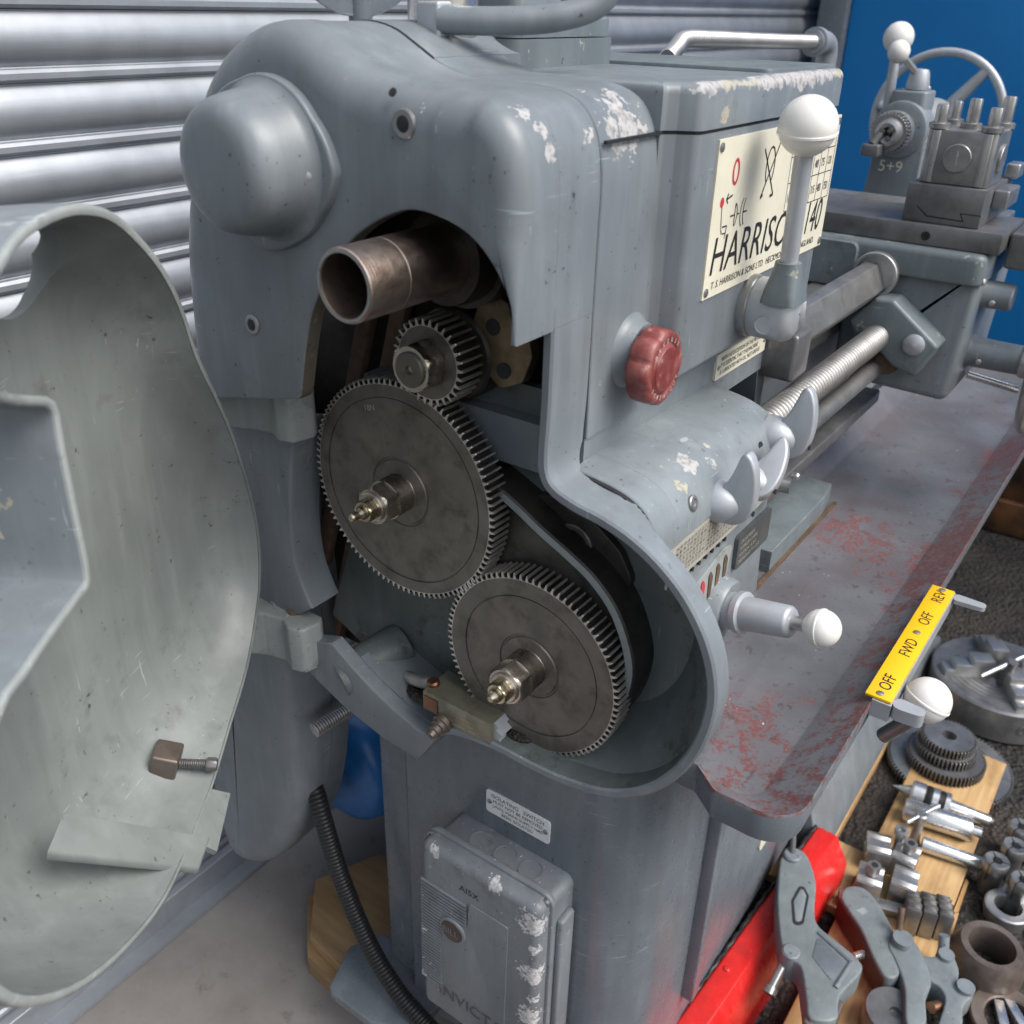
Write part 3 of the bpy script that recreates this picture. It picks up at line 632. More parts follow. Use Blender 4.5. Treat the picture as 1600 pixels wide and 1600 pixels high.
# banjo arm
ao = catmull([(58,855),(20,842),(-33,821),(-63,805),(-92,791),(-112,779),(-130,760),(-143,730),(-144,704),(-134,672),(-112,645)], 4)
M['bracket_dark'] = metal('banjo_iron', (.10,.092,.084), .42, .4, .3, oil=.6)
arm = part('banjo_arm', G().prism(ao+[(-50,640),(10,700),(100,790),(95,830)], 'x', 26, 44, 1, 0), 'bracket_dark')
mk('edge_lip', G().wall(ao[::-1], 'x', 14, 44, 9, 1.5), 'paint_worn', arm, mat2='oily2')
sp = part('gearbox_shaft_plate', G().prism(fillet([(-38,822),(-64,828),(-100,816),(-122,800),(-134,779),(-122,755),(-100,750),(-70,767),(-48,792)], 12, 5), 'x', 37, 43.5, 1.5, 0), 'oily2')
mk('shaft_end', G().rev([(0,17),(3,17),(4,16),(4,13),(1.5,12.5),(1.5,8.5),(5,8),(5,3),(2.5,2.4),(2.5,.1)], (37.2,-83,794), (-1,0,0), 36, False), 'oily', sp)
# hinge boss with pin, limit switch
hb = part('hinge_boss', G().cyl((46,104,612), (-4,118,604), 23, 32, 22, 1.5).cyl((-4,118,604), (-18,124,600), 16, 28), 'paint_case')
sw = part('limit_switch', G().prism([(24,638),(-48,638),(-48,615),(-6,615),(-6,619),(24,619)], 'x', -18, 16), 'olive', bevel=.6)
mk('plunger', G().rev([(0,9),(6,9),(7,7.5),(10,7.5),(11,6),(15,6),(16,4.5),(20,4),(20,.1)], (-14,3,614), (-1,.05,-.25), 22, False), 'ring_iron', sw)
mk('screw', G().rev([(0,5.5),(3,5.5),(4.5,4),(4.5,.1)], (-6,22,638), (-.2,0,1), 18, False), 'copper', sw)
mk('insulation', G().box(-19,-17.5,8,22,621,634), 'copper', sw)
mk('strip_end', G().prism([(-48,616),(-48,637),(-53,634),(-50,631),(-56,627),(-52,624),(-55,619)], 'x', -14, 12), 'alu', sw)
for k in range(4): text(('B.S.A. 440 V.','A.C. 50 CYC.','SWITCH TYPE','MICRO 15 AMP')[k], 3.6, (-18.1, -8, 632-k*4.6), (0,-1,0), (0,0,1), 'brass', sw, 'lettering', .1)
mk('flexible_sleeve', G().ribtube(catmull([(30,92,598),(18,74,606),(8,52,618),(2,34,628),(2,22,630)], 8), 5.2, 3.0, .25, 14), 'steel_d', sw)
mk('swarf', G().sphere((14,48,606), 17, 16, (1,1.1,.25)), 'dross', sw); mk('swarf', G().sphere((4,-62,622), 12, 14, (.9,1.3,.35)), 'dross', sw); mk('swarf', G().sphere((22,84,602), 14, 14, (1,1,.3)), 'dross', sw)
# ------------------------------------------------------------------ headstock
YP = -112.
prof_r = [p for p in oS if p[0] < 60 and p[1] > 960]
hP = [(p[0], p[1]) for p in inset(oS+aS, .8)[:len(oS)] if p[0] < 90 and p[1] > 960]
neck = part('headstock', G().wall(hP+[(YF,884)], 'x', XS+2, 106, 10, .8), 'paint_lid', mat2='black')
part('end_seam', G().wall([(p[0], p[1]) for p in inset(oS+aS, 2.6)[:len(oS)] if p[0] < 215]+[(YF+2.6,884)], 'x', XS-3, XS+4, 6, .2), 'black', mat2='black')
hx = fillet([(100,YF+1),(104,YF),(110,YF-6),(117,YP),(388,YP),(388,150),(100,150)], [0,5,4,9,8,6,0], 6)
head = part('headstock_front', G().prism(hx, 'z', 904, 1076, 6, 0, 3), 'paint')
part('headstock_skirt', G().box(104, 386, YF+1, 120, 883, 905), 'paint')
lid = part('headstock_lid', G().prism(inset(hx, -.6), 'z', 1078.5, 1107.5, 0, 7, 5), 'paint_lid')
part('lid_gasket', G().prism(inset(hx, 1.2), 'z', 1075.5, 1079), 'black')
part('lid_seam', G().box(XS+3, 101, YF-.25, YF+2, 1076.3, 1078.3), 'black')
mk('raised_rim', G().prism(fillet([(255,-98),(384,-104),(384,140),(255,140)], 6, 3), 'z', 1107, 1110.5, 0, 1.5, 2), 'paint_bed', lid)
hump = [p for p in oS if p[0] > 40 and p[1] > 1050]
part('hump_casting', G().prism(hump+[(40,1100),(190,1050)], 'x', XS+2, 150), 'paint')
# base strip of the headstock down to the feed gearbox
part('headstock_base', G().box(XS+2, 360, YF+2, 120, 846, 883.5, 0), 'paint')
# things on the lid
tl = part('selector_cover', G().prism(fillet([(118,40),(262,40),(262,130),(118,130)], 12, 5), 'z', 1106, 1127, 0, 0).prism(fillet([(120,42),(260,42),(260,128),(120,128)], 12, 5), 'z', 1127.8, 1142, 0, 3), 'paint_bed')
mk('post', G().prism(fillet([(150,60),(214,60),(214,112),(150,112)], 10, 5), 'z', 1142, 1180, 0, 3), 'paint', tl)
lv = part('selector_lever', G().rev([(1106,30),(1116,26),(1122,25)], (92,84,0), (0,0,1), 32, False), 'paint')
mk('collar', G().rev([(1121,24),(1122,25),(1131,25),(1132,24),(1133,22)], (92,84,0), (0,0,1), 40), 'steel', lv)
mk('dial', G().rev([(1133.5,24),(1134,25),(1172,25),(1172,1)], (92,84,0), (0,0,1), 40, False), 'chrome', lv)
mk('clamp', G().box(60,76,62,82,1124,1150,2), 'alu', lv)
mk('arm', G().tube(catmull([(66,66,1139),(84,30,1139),(108,-2,1142),(130,-22,1152),(140,-30,1175)], 8), 9, 20), 'paint_clean', lv)
mk('arm_post', G().cyl((100,172,1060), (100,172,1180), 9, 20), 'paint_stand', lv); mk('arm_disc', G().rev([(0,.1),(0,52),(10,52),(10,.1)], (96,168,1190), (.5,.85,0), 48, False), 'paint_stand', lv)
# --- maker's plate
npl = part('makers_plate', G().prism([(146,960),(392,960),(392,1071),(146,1071)], 'y', YP-1.6, YP+.2), 'cream')
for x, z in ((150,1066),(151,965),(387,965),(387,1066)): capscrew('rivet', (x, YP-1.6, z), (0,-1,0), 3.2, 'steel_d', npl, False, 1.4)
yq = YP-1.75; XD, ZD = (1,0,0), (0,0,1)
text('HARRISON', 39, (151, yq, 977), XD, ZD, 'ink', npl, align='LEFT', sx=.92, shear=.18, ex=.15)
text('140', 39, (338, yq, 977), XD, ZD, 'ink', npl, sx=.70, shear=.18, ex=.15)
text('T. S. HARRISON & SONS LTD.  HECKMONDWIKE     ENGLAND.', 7.6, (158, yq, 966), XD, ZD, 'ink', npl, sx=1.0, shear=.15, ex=.15)
def line(g, a, b, w, y=yq, h=.1):
    a = Vector(a); b = Vector(b); d = (b-a).normalized(); n = Vector((-d.y, d.x))*w/2
    P = [a-n, b-n, b+n, a+n]; g.add([(p.x, y-.05, p.y) for p in P], [(0,1,2,3)]); return g
def ring_mark(g, c, rx, rz, w, y=yq, n=28, a0=0, a1=2*math.pi):
    for k in range(n):
        t0 = a0+(a1-a0)*k/n; t1 = a0+(a1-a0)*(k+1)/n
        g.add([(c[0]+(rx-w/2)*math.cos(t0), y-.05, c[1]+(rz-w/2)*math.sin(t0)), (c[0]+(rx+w/2)*math.cos(t0), y-.05, c[1]+(rz+w/2)*math.sin(t0)), (c[0]+(rx+w/2)*math.cos(t1), y-.05, c[1]+(rz+w/2)*math.sin(t1)), (c[0]+(rx-w/2)*math.cos(t1), y-.05, c[1]+(rz-w/2)*math.sin(t1))], [(0,1,2,3)])
    return g
mk('red_symbol', ring_mark(ring_mark(G(), (179,1047), 4.6, 8.2, 2.6), (161,1028), 1.6, 2, 3.2), 'redink', npl)
sy = G(); line(sy,(161.5,1025),(164,1009),1.); line(sy,(164,1009),(166,1005),1.); line(sy,(166,1010),(174,1010),1.2); line(sy,(174,1010),(172,1001),1.2); line(sy,(167,1005),(173,1005),1.)
line(sy,(168,1029),(178,1031),1.4); line(sy,(168,1029),(171,1033),1.4); line(sy,(168,1029),(171,1026),1.4)
ring_mark(sy,(186,1016),4,8,1.2,a0=-1.5,a1=1.5); ring_mark(sy,(201,1016),5,10,1.2,a0=1.7,a1=4.6); ring_mark(sy,(206,1016),5,10,1.2,a0=1.9,a1=4.4)
line(sy,(178,1016),(186,1016),1.2); line(sy,(190,1016),(194,1016),1.2); line(sy,(200,1016),(208,1016),1.2); line(sy,(186,1008),(186,1024),1.2)
ring_mark(sy,(243,1044),8,14,1.6,a0=-1.0,a1=4.1); line(sy,(231,1022),(259,1062),1.6); line(sy,(228,1058),(256,1022),1.6); line(sy,(231,1022),(235,1024),2.4); line(sy,(256,1022),(250,1021),2.4)
mk('symbols', sy, 'ink', npl)
tbl = G()
for a, b in (((286,1068),(388,1068)),((286,1046),(388,1046)),((286,1026),(388,1026)),((286,1004),(388,1004)),((388,1068),(388,1004)),((286,1068),(286,1004)),((305,1056),(305,1004)),((322,1056),(322,1004)),((340,1060),(340,1004)),((356,1060),(356,1004)),((372,1060),(372,1004))): line(tbl, a, b, .7)
mk('table_lines', tbl, 'ink', npl)
for t, x, z in (('25',290,1032),('33',326,1032),('48',343,1032),('75',358,1032),('120',373.4,1032),('160',288,1011),('255',324,1011),('315',342,1011),('480',357,1011),('750',373.4,1011)): text(t, 9.6, (x, yq, z), XD, ZD, 'ink', npl, sx=.66 if len(t) == 3 else .9, ex=.15)
# --- speed lever
lb = part('speed_lever', G().rev([(0,24),(0,25),(7,25),(8,24),(8,20)], (240,YP,937), (0,-1,0), 40, False), 'steel_d')
mk('hub', G().rev([(8,23.5),(9,24.2),(34,24.2),(40,21),(43,15),(44,1)], (240,YP,937), (0,-1,0), 40, False), 'alu', lb)
mk('button', G().rev([(0,7.5),(1.4,7.5),(1.4,6.6),(1.0,6.4),(1.0,.1)], (217,YP-25,930), (-1,-.25,-.15), 24, False), 'alu', lb)
mk('dial_ring', G().rev([(26,27),(29,27.5),(31,27)], (243,YP-6,938), (.7,-.75,0), 40), 'alu', lb)
ldir = Vector((-.13,-.03,1)).normalized(); l0 = Vector((230,YP-33,938))
mk('socket', G().rings([[l0+Vector(q)+ldir*t for q in Q] for t, Q in ((10, [(x, y, 0) for x, y in fillet([(-17,-14),(17,-14),(17,14),(-17,14)], 4, 4)]), (20, [(x, y, 0) for x, y in fillet([(-16,-13),(16,-13),(16,13),(-16,13)], 6, 4)]), (36, [(x, y, 0) for x, y in fillet([(-10.5,-10.5),(10.5,-10.5),(10.5,10.5),(-10.5,10.5)], 9.5, 4)]), (42, [(x, y, 0) for x, y in fillet([(-10,-10),(10,-10),(10,10),(-10,10)], 9.5, 4)]))]), 'paint_bed', lb)
mk('shaft', G().cyl(l0+ldir*40, l0+ldir*124, 6.8, 28), 'alu', lb)
bc = l0+ldir*141
mk('ball', G().sphere(bc, 20.8, 40).rev([(-1.4,20.4),(-1,21.2),(0.6,21.2),(1,20.4)], bc-ldir*4, ldir, 48, False), 'white', lb)
# --- red knob
kb = part('feed_knob', G().rev([(-2,30),(0,26),(4,23),(9,21.5),(10,21),(10,15)], (83,YF,934), (0,-1,0), 32, False), 'paint')
kd = Vector((0.0,-1,-.02)).normalized(); ko = Vector((80,YF+14,929))
mk('hub', G().rev([(0,15),(14,15),(16,14),(28,13)], ko, kd, 32), 'knob', kb)
def lobes(r, n=8, a=.09): return [(r*(1+a*abs(math.cos(n/2*2*math.pi*i/96))**.6-a*.3)*math.cos(2*math.pi*i/96), r*(1+a*abs(math.cos(n/2*2*math.pi*i/96))**.6-a*.3)*math.sin(2*math.pi*i/96)) for i in range(96)]
g = G(); R = []
for t, s in ((24,.78),(26,.93),(29,1.0),(39,1.0),(42.5,.965),(44,.90)): R.append([ko+kd*t+Vector((q[0]*s,0,q[1]*s)) for q in lobes(26)])
n_ = 96
for t, r in ((44,20),(43,19.2),(43,17.5),(44.4,16.6),(44.8,.2)): R.append([ko+kd*t+Vector((r*math.cos(2*math.pi*i/n_),0,r*math.sin(2*math.pi*i/n_))) for i in range(n_)])
g.rings(R); mk('knob', g, 'knob', kb, sharp=60)
kdisc = mk('face_disc', G().rev([(44.6,16.2),(45.2,15.6),(45.4,.2)], ko, kd, 40, False), 'knob', kb)
for word, a0, sg in (('REVERSE', 2.5, -1), ('SCREW CUT', 3.75, 1)):
    for i, ch in enumerate(word):
        a = a0+sg*i*(.29 if sg < 0 else .25); rr = 20.6
        xd = Vector((math.sin(a), 0, -math.cos(a)))*(1 if sg < 0 else -1); yd = Vector((math.cos(a), 0, math.sin(a)))*(1 if sg < 0 else -1)
        if ch != ' ': text(ch, 4.6, ko+kd*44.3+Vector((math.cos(a)*rr, 0, math.sin(a)*rr))-yd*1.6, xd, yd, 'chip', kb, 'letter', .2, 'CENTER')
# --- lubrication plate
lp = part('lubrication_plate', G().prism([(240,866),(348,866),(348,889),(240,889)], 'y', YF-.4, YF+2.5), 'cream')
for k, t in enumerate(('WITH THE EXCEPTION OF THE MOTOR', 'IT IS ESSENTIAL THAT THIS MACHINE', 'IS LUBRICATED WITH OIL, NOT GREASE')): text(t, 5.6, (248, YF-.6, 881.5-k*6), XD, ZD, 'ink', lp, sx=.86, ex=.1)
for x in (244,344): capscrew('rivet', (x, YF-.4, 877), (0,-1,0), 2.2, 'steel', lp, False, 1)
# ------------------------------------------------------------------ feed gearbox
covp = catmull([(-90,866),(-112,864),(-133,859.5),(-148,851.5),(-157,839),(-160.5,828),(-161.5,817)], 5)
cov = covp+[(-158,816),(-120,816),(-90,816)]
gb = part('feed_gearbox', G().prism(cov, 'x', 47, 238, .1, 8), 'paint_gb')
mk('cover_end', G().wall(covp, 'x', 16.5, 47.4, 4, .8), 'paint_gb', gb, mat2='black')
mk('cover_gap', G().wall([(q[0]+.6, q[1]-1.4) for q in covp[:22]], 'x', 13.8, 18, 3, .3), 'black', gb, mat2='black')
pnl = part('gearbox_panel', G().prism([(YF+2,815.5),(-157,815.5),(-159,735),(-162,672),(-150,655),(YF+2,655)], 'x', 47, 234, 0, 3), 'paint_gb')
mk('chart_plate', G().box(40, 228, -160.3, -158.2, 781, 814, 0), 'chartm', gb)
for k in range(7): text(('24 20 19 18 16 14 13 12 11 | 48 40 38 36 32 28 26 24 22','96 80 76 72 64 56 52 48 44 | 19 16 15 14 13 11 10 9 8')[k % 2], 4.2, (48, -160.5, 808.5-k*3.9), XD, ZD, 'ink', gb, 'chart_row', .1, sx=1.05)
for k, t in enumerate(('MM', 'LONGITUDINAL', 'MM PER REV.')): text(t, 5.2, (176, -160.6, 801-k*6.4), XD, ZD, 'ink', gb, 'chart_heading', .15)
for k in range(7): mk('pointer_hole', G().prism(circle((72+k*11.5, 777.5), 2.0, 10), 'y', -160, -157), 'black', gb)
dp = mk('threads_plate', G().prism(fillet([(166,736),(236,736),(236,768),(166,768)], 4, 3), 'y', -162.2, -158), 'darkplate', gb)
for k in range(4): text(('CROSS FEEDS','TUMBLER LEVERS','POSITION  A B C','DISENGAGE TO CUT')[k], 4.8, (170, -162.4, 760-k*6.4), XD, ZD, 'chartm', gb, 'plate_row', .1)
pk = mk('tumbler_slot', G().prism(fillet([(70,728),(152,738),(158,766),(140,768),(72,752)], 5, 3), 'y', -160.6, -158.5), 'paint_worn', gb)
for k in range(6):
    x = 76+k*13.5; mk('tumbler_notch', G().prism(fillet([(x,729+k*1.6),(x+5,730+k*1.6),(x+5.5,748+k*1.6),(x+1,755+k*1.6),(x-2,752+k*1.6)], 2, 3), 'y', -161.4, -158), 'redink' if k < 3 else 'rusty', gb)
capscrew('grease_hole', (72,-158.5,838), (0,-1,.35), 6, 'steel_d', gb, True, 1.2)
mk('sight_hole', G().rev([(-3,4),(.5,4),(.5,.1)], (196,-157,838), (0,-1,.3), 20, False), 'black', gb)
def beak(x, y, z, rot, s=1.):
    r = part('selector_handle', G().rev([(-6,15.5*s),(0,15.5*s),(3,15.3*s),(9,14*s),(15,11*s),(20,6.5*s),(22.5,3*s),(23,.1)], (x,y,z), (0,-1,0), 36, False), 'alu')
    P = [(-(a)*s, b*s) for a, b in catmull([(2,10),(6,15),(10,22),(13,31),(15.5,39),(19,42),(23,39),(27,30),(29,18),(29,6),(26,-5),(19,-12),(8,-14),(2,-14)], 3, True)]
    R_ = Matrix.Translation((x, y, z)) @ Matrix.Rotation(rot, 4, 'Y')
    mk('blade', G().prism(P, 'x', -5.2*s, 5.2*s, 2.2, 2.2, 3).tf(R_), 'alu', r); capscrew('grub_screw', R_ @ Vector((0,-28.5*s,-2)), (0,-1,0), 2.2, 'black', r, False, .6); return r
beak(116, -157, 822, .0, 1.08); beak(166, -157, 820, .75, 1.0); beak(228, -155, 836, .12, 1.12)
mk('plunger_knob', knurl(G(), (214,-158,800), (.25,-1,0), 4, 22, 6.6, 28, 10), 'steel_d', gb)
capscrew('plunger_pin', (228,-180,806), (0,-1,.2), 3.2, 'chrome', gb, False, 3)
# feed handle with white ball
fh = part('feed_handle', G().rev([(-12,31),(0,28),(12,26.5),(14,25)], (140,-158,714), (0,-1,0), 36), 'paint_gb')
hd = Vector((-.13,-1,.27)).normalized(); ho = Vector((137,-171,717))
mk('sleeve', G().rev([(0,15.5),(11,15.5),(12,17.5),(17,17.5),(18,14),(56,12.8),(58,11.5),(59,9)], ho, hd, 36), 'alu', fh)
mk('rod', G().cyl(ho+hd*58, ho+hd*72, 5.6, 24), 'steel', fh)
mk('ball', G().sphere(ho+hd*83, 14.6, 36).rev([(-1,14.6),(-.6,15.1),(.8,15.1),(1.2,14.6)], ho+hd*83, hd, 40, False), 'white', fh)
# ------------------------------------------------------------------ gear cover door, swung open
TH = math.radians(57); DH = Vector((XR, 200, 0)); DU = Vector((-math.sin(TH), -math.cos(TH), 0)); DN = Vector((-math.cos(TH), math.sin(TH), 0))
def dp_(s, z, d): return DH+DU*s+DN*d+Vector((0,0,z))
dout = [(300,972),(323,984),(342,994),(352,1010),(345,1027),(321,1040),(294,1050),(255,1052),(224,1047),(200,1038),(176,1022),(150,999),(129,969),(115,933),(90,893),(68,856),(46,803),(36,765),(35,738),(42,710),(58,688),(98,657),(150,640),(201,624),(250,618),(300,619),(350,639),(398,670),(433,706),(453,742),(455,780),(440,820),(401,858),(377,862),(349,865),(317,867),(303,871),(301,911),(300,947)]
dS = catmull(dout, 3, True)
def door_geo():
    ks = []
    for s, z in dS:
        k = .75
        if s > 296 and 860 < z < 990: k = .12
        elif z < 680: k = 1.15
        elif z > 1000: k = .8
        ks.append(k)
    for _ in range(4): ks = [(ks[i-1]+ks[i]*2+ks[(i+1) % len(ks)])/4 for i in range(len(ks))]
    def ring(ins, fr, extra=0.):
        Q = inset(dS, [ins*k for k in ks]) if ins >= 0 else inset(dS, ins)
        return [dp_(q[0], q[1], fr*(28+.17*max(0, q[0]))+extra) for q in Q]
    inner = [ring(a, b) for a, b in ((52,1.),(40,.97),(27,.88),(16,.72),(8,.50),(3,.25),(.8,.03),(.5,0))]
    outer = [ring(-5.0,0), ring(-5.5,.05), ring(-4.5,.3,2), ring(-2.5,.6,4), [dp_(q[0], q[1], (28+.17*max(0,q[0]))*.92+6) for q in inset(dS, [12*k for k in ks])], [dp_(q[0], q[1], (28+.17*max(0,q[0]))+7) for q in inset(dS, [40*k for k in ks])]]
    g = G().rings(inner+outer, True, True); n = len(dS)
    for i in range(len(inner)*n, (len(inner)+len(outer)-1)*n): g.m[i] = 1
    g.m[len(g.f)-1] = 1; return g
door = part('gear_cover_door', door_geo(), 'paint_door', sharp=50, mat2='paint_doorout')
cc = dp_(209, 1011, 0); boolean(door, G().cyl(cc-DN*20, cc+DN*140, 26, 48))
# paint edge of the rim (bare worn lip) and the outside of the free edge
lipQ = inset(dS, -2.2)
mk('rim_lip', G().rings([[dp_(q[0], q[1], -.5) for q in inset(dS, .2)], [dp_(q[0], q[1], -1.2) for q in inset(dS, -2)], [dp_(q[0], q[1], -.5) for q in inset(dS, -4.8)], [dp_(q[0], q[1], 1.) for q in inset(dS, -5.2)]], False, False), 'paint_worn', door, sharp=70)
lt = mk('latch_block', G().box(-11,11,-10,10,-9,11,2).tf(Matrix.Translation(dp_(196,640,34)) @ Matrix.Rotation(math.radians(40), 4, 'Z') @ Matrix.Rotation(.3, 4, 'X')), 'ring_iron', door)
a = dp_(198,640,28); ribd = -DN+DU*-.15+Vector((0,0,-.12))
mk('latch_screw', G().ribtube([a, a+ribd*24], 3.4, 1.6, .22, 14), 'iron', door)
mk('screw_tip', G().hexa(a+ribd*24, ribd, 0, 8, 9, .2, 1), 'iron', door)
q = [dp_(330,682,52), dp_(306,692,50), dp_(236,600,-7), dp_(262,596,-7)]; up = Vector((0,0,7))+DN*-2
mk('stop_bar', G().add([*q, *[v+up for v in q]], [(0,1,2,3),(4,5,6,7),(0,1,5,4),(1,2,6,5),(2,3,7,6),(3,0,4,7)]), 'paint_door', door, bevel=1.5)
q = [dp_(250,618,0), dp_(205,623,0), dp_(192,606,-10), dp_(240,596,-14)]
mk('rim_flap', G().add([*q, *[v-DN*-3+Vector((0,0,-4)) for v in q]], [(0,1,2,3),(4,5,6,7),(0,1,5,4),(1,2,6,5),(2,3,7,6),(3,0,4,7)]), 'paint_door', door)
text('5-11-58', 10, dp_(232,925,66), (0,0,1), DU, 'paint_worn', door, 'casting_mark', .8)
for (z0, z1, dy) in ((838,882,0),(604,652,14)):
    h = part('hinge_knuckle', G().prism(fillet([(-14,134+dy),(-34,138+dy),(-38,152+dy),(-31,166+dy),(-36,186+dy),(-47,206+dy),(-52,226+dy),(-34,232+dy),(-8,196+dy),(-6,140+dy)], 6, 4), 'z', z0, z1, 2.5, 2.5), 'paint_worn')
    mk('hinge_pin', G().cyl((-18,165+dy,z0-2), (-18,165+dy,z1+3), 5, 16), 'rusty', h)
# ------------------------------------------------------------------ lower belt guard, motor, hose
bgo = catmull([(214,640),(208,540),(214,440),(232,350),(262,278),(302,218),(345,186),(378,190),(396,225),(402,300),(396,420),(372,560),(330,720),(300,860),(250,860),(222,740)], 4, True)
bg_ = part('belt_guard', G().prism(bgo, 'x', 0, 44, 30, 0, 8), 'paint')
mk('rear_half', G().prism(inset(bgo, 1.0), 'x', 45.5, 72), 'paint', bg_)
capscrew('screw', (-19, 150, 596), (-1,0,0), 5, 'steel_d', bg_, True, 1.2); capscrew('screw', (-20, 205, 650), (-1,0,0), 5, 'steel_d', bg_, True, 1.2)
mt = part('motor', G().rev([(128,30),(132,66),(140,78),(156,84),(380,84),(396,70)], (0,312,268), (1,0,0), 48), 'blue_motor')
mk('terminal_box', G().box(170,260,215,250,190,262,6), 'blue_motor', mt)
mk('fins', G().rev([(180,84),(182,88),(190,88),(192,84)], (0,312,268), (1,0,0), 48), 'blue_motor', mt)
part('adjusting_stud', G().ribtube([(-2,187,496), (64,178,500)], 7.5, 3.0, .22, 16), 'steel_d')
hp = catmull([(36,246,374),(28,228,360),(22,213,332),(18,188,262),(16,150,185),(14,108,140),(14,70,118),(10,30,112),(6,10,112)], 10)
part('flexible_hose', G().ribtube(hp, 10, 4.6, .13, 20), 'rubber')
mk('hose_gland', G().rev([(0,15),(14,15),(15,18),(24,18),(25,14),(40,12)], (10,28,112), (-.1,-1,0), 24), 'alu', L)
# ------------------------------------------------------------------ isolator switch
bx_ = part('isolator_box', G().prism(fillet([(-99,210),(38,210),(38,441),(-99,441)], 10, 5), 'x', 12, 45.5, 3, 0), 'paint_box')
lidP = fillet([(-101,196),(50,196),(47,447),(-101,447)], 14, 6)
mk('lid_flange', G().prism(lidP, 'x', 8, 14.5, 2, 2), 'paint_box', bx_)
lid2 = mk('lid', G().prism(inset(lidP, 4), 'x', -8, 8.4, 9, 0, 6), 'paint_box', bx_)
mk('panel', G().prism(fillet([(-62,232),(20,232),(18,362),(-16,362),(-18,398),(-64,398)], 3, 3), 'x', -9.4, -7.6, .8, 0), 'paint_clean', bx_)
mk('flute_gap_shade', G().prism([(45,244),(17,244),(17,360),(-16,360),(-16,392),(42,392)], 'x', -8.6, -7.9), 'iron', bx_)  # dark sheet added so the gaps between the flutes look shaded
for k in range(33):
    z = 246+k*4.5; y1 = -15 if z > 362 else 16
    mk('flute', G().prism([(44 - (z-246)*.02, z), (y1, z), (y1, z+2.4), (44-(z-246)*.02, z+2.4)], 'x', -10.4, -7.8, .9, 0, 2), 'paint_box', bx_)
mk('roundel', G().prism([(1+p[0], 347+p[1]) for p in circle((0,0), 16, 32)], 'x', -12, -8, 1.5, 0), 'paint_box', bx_)
mk('roundel_field', G().prism([(1+p[0], 347+p[1]) for p in circle((0,0), 13, 32)], 'x', -12.6, -11.5, .3, 0), plain('maroon_enamel', (.055,.030,.030), .35), bx_)
text('BILL', 12, (-12.8, 12.4, 342.6), (0,-1,0), (0,0,1), 'paint_box', bx_, ex=.1, sx=.95)
text('INVICTA', 22, (-9.6, 22, 236), (0,-1,0), (0,0,1), 'darkplate', bx_, 'lettering', .5, sx=.98); text('AI5X', 11, (-8.3, -6, 408), (0,-1,0), (0,0,1), 'ink', bx_, 'lettering', .2)
for y in (-5,-34,-63): mk('knockout', G().rev([(0,12),(1.2,12),(1.2,10.6),(.5,10.4),(.5,.1)], (27,y,440.8), (0,0,1), 28, False), 'paint_box', bx_)
mk('top_screw', G().rev([(0,5),(1,5),(1,.1)], (20,-48,440.8), (0,0,1), 18, False), 'paint_box', bx_)
for y in (40,-93): capscrew('lid_screw', (7.2, y, 438), (-1,0,0), 4.4, 'steel_d', bx_, True, 2.5)
mk('side_rib', G().box(18,40,-106,-98,205,408,3), 'paint_box', bx_)
mk('operating_shaft', G().cyl((16,-96,222), (16,-128,222), 8, 20).box(6,30,-146,-122,210,232,2), 'paint_box', bx_)
ip = part('isolator_notice', G().prism(fillet([(2,492),(-71,492),(-71,464),(2,464)], 3, 3), 'x', 43.6, 45.4), 'white2')
for k, t in enumerate(('ISOLATING   SWITCH', 'MUST NOT BE REMOVED', 'UNTIL MAINS SUPPLY HAS', 'BEEN ISOLATED')): text(t, (6.4,5.2,5.0,5.2)[k], (43.5, -34.5, 484.5-k*5.9), (0,-1,0), (0,0,1), 'ink', ip, align='CENTER', ex=.1, sx=.98)
for y in (-2.5,-66.5): capscrew('rivet', (43.5, y, 478), (-1,0,0), 2.6, 'steel_d', ip, False, 1)
# ------------------------------------------------------------------ bed, screws, saddle
bed = part('bed', G().prism([(-50,640),(-50,806),(-62,812),(-62,862),(-36,864),(-30,858),(40,858),(60,864),(100,862),(100,640)], 'x', 392, 1280), 'paint')
mk('front_way', G().prism(fillet([(-64,812),(-64,858),(-58,864),(-34,864),(-34,812)], 2, 2), 'x', 362, 1281), 'steel_d', bed)
rk = mk('rack', G().box(362, 1282, -70, -63, 806, 822), 'iron', bed)
mk('bed_foot', G().prism([(395,-52),(395,-118),(560,-118),(602,-112),(602,-40),(560,-40)], 'z', 604, 632, 0, 2), 'paint_bed', bed)
mk('bed_leg', G().prism([(395,-50),(395,-100),(520,-62),(600,-50)], 'z', 620, 700), 'paint_bed', bed)
mk('bed_bracket', G().prism(fillet([(300,852),(372,866),(372,800),(356,800),(350,846),(300,850)], 6, 3), 'y', -88, -50), 'paint_bed', bed)
mk('tray_seal', G().box(240, 604, -122, -118, 604, 608), 'rusty', bed)
mk('gearbox_end', G().box(234.5, 262, -150, -60, 655, 815, 8), 'paint', gb)
part('spindle_nose', G().rev([(388,55),(398,55),(400,88),(412,90),(430,90),(432,60),(450,40)], (0,0,1002), (1,0,0), 64), 'steel_d')
M['thread_steel'] = metal('thread_steel', (.30,.295,.29), .45, .7, .15, oil=.3, oilcol=(.10,.09,.08))
ls = part('leadscrew', G().ribtube([(238,-125,819),(660,-125,819)], 13.2, 7.0, .30, 24), M['thread_steel'])
part('feed_rod', G().cyl((238,-127,779), (660,-127,779), 10, 28), 'steel_d')
part('switch_rod', G().box(330, 720, -118, -92, 706, 722, 2), 'iron')
ap = part('apron', G().prism(fillet([(-208,748),(-214,905),(-70,905),(-70,752)], [10,6,2,2], 4), 'x', 650, 830, 8, 8, 4), 'paint')
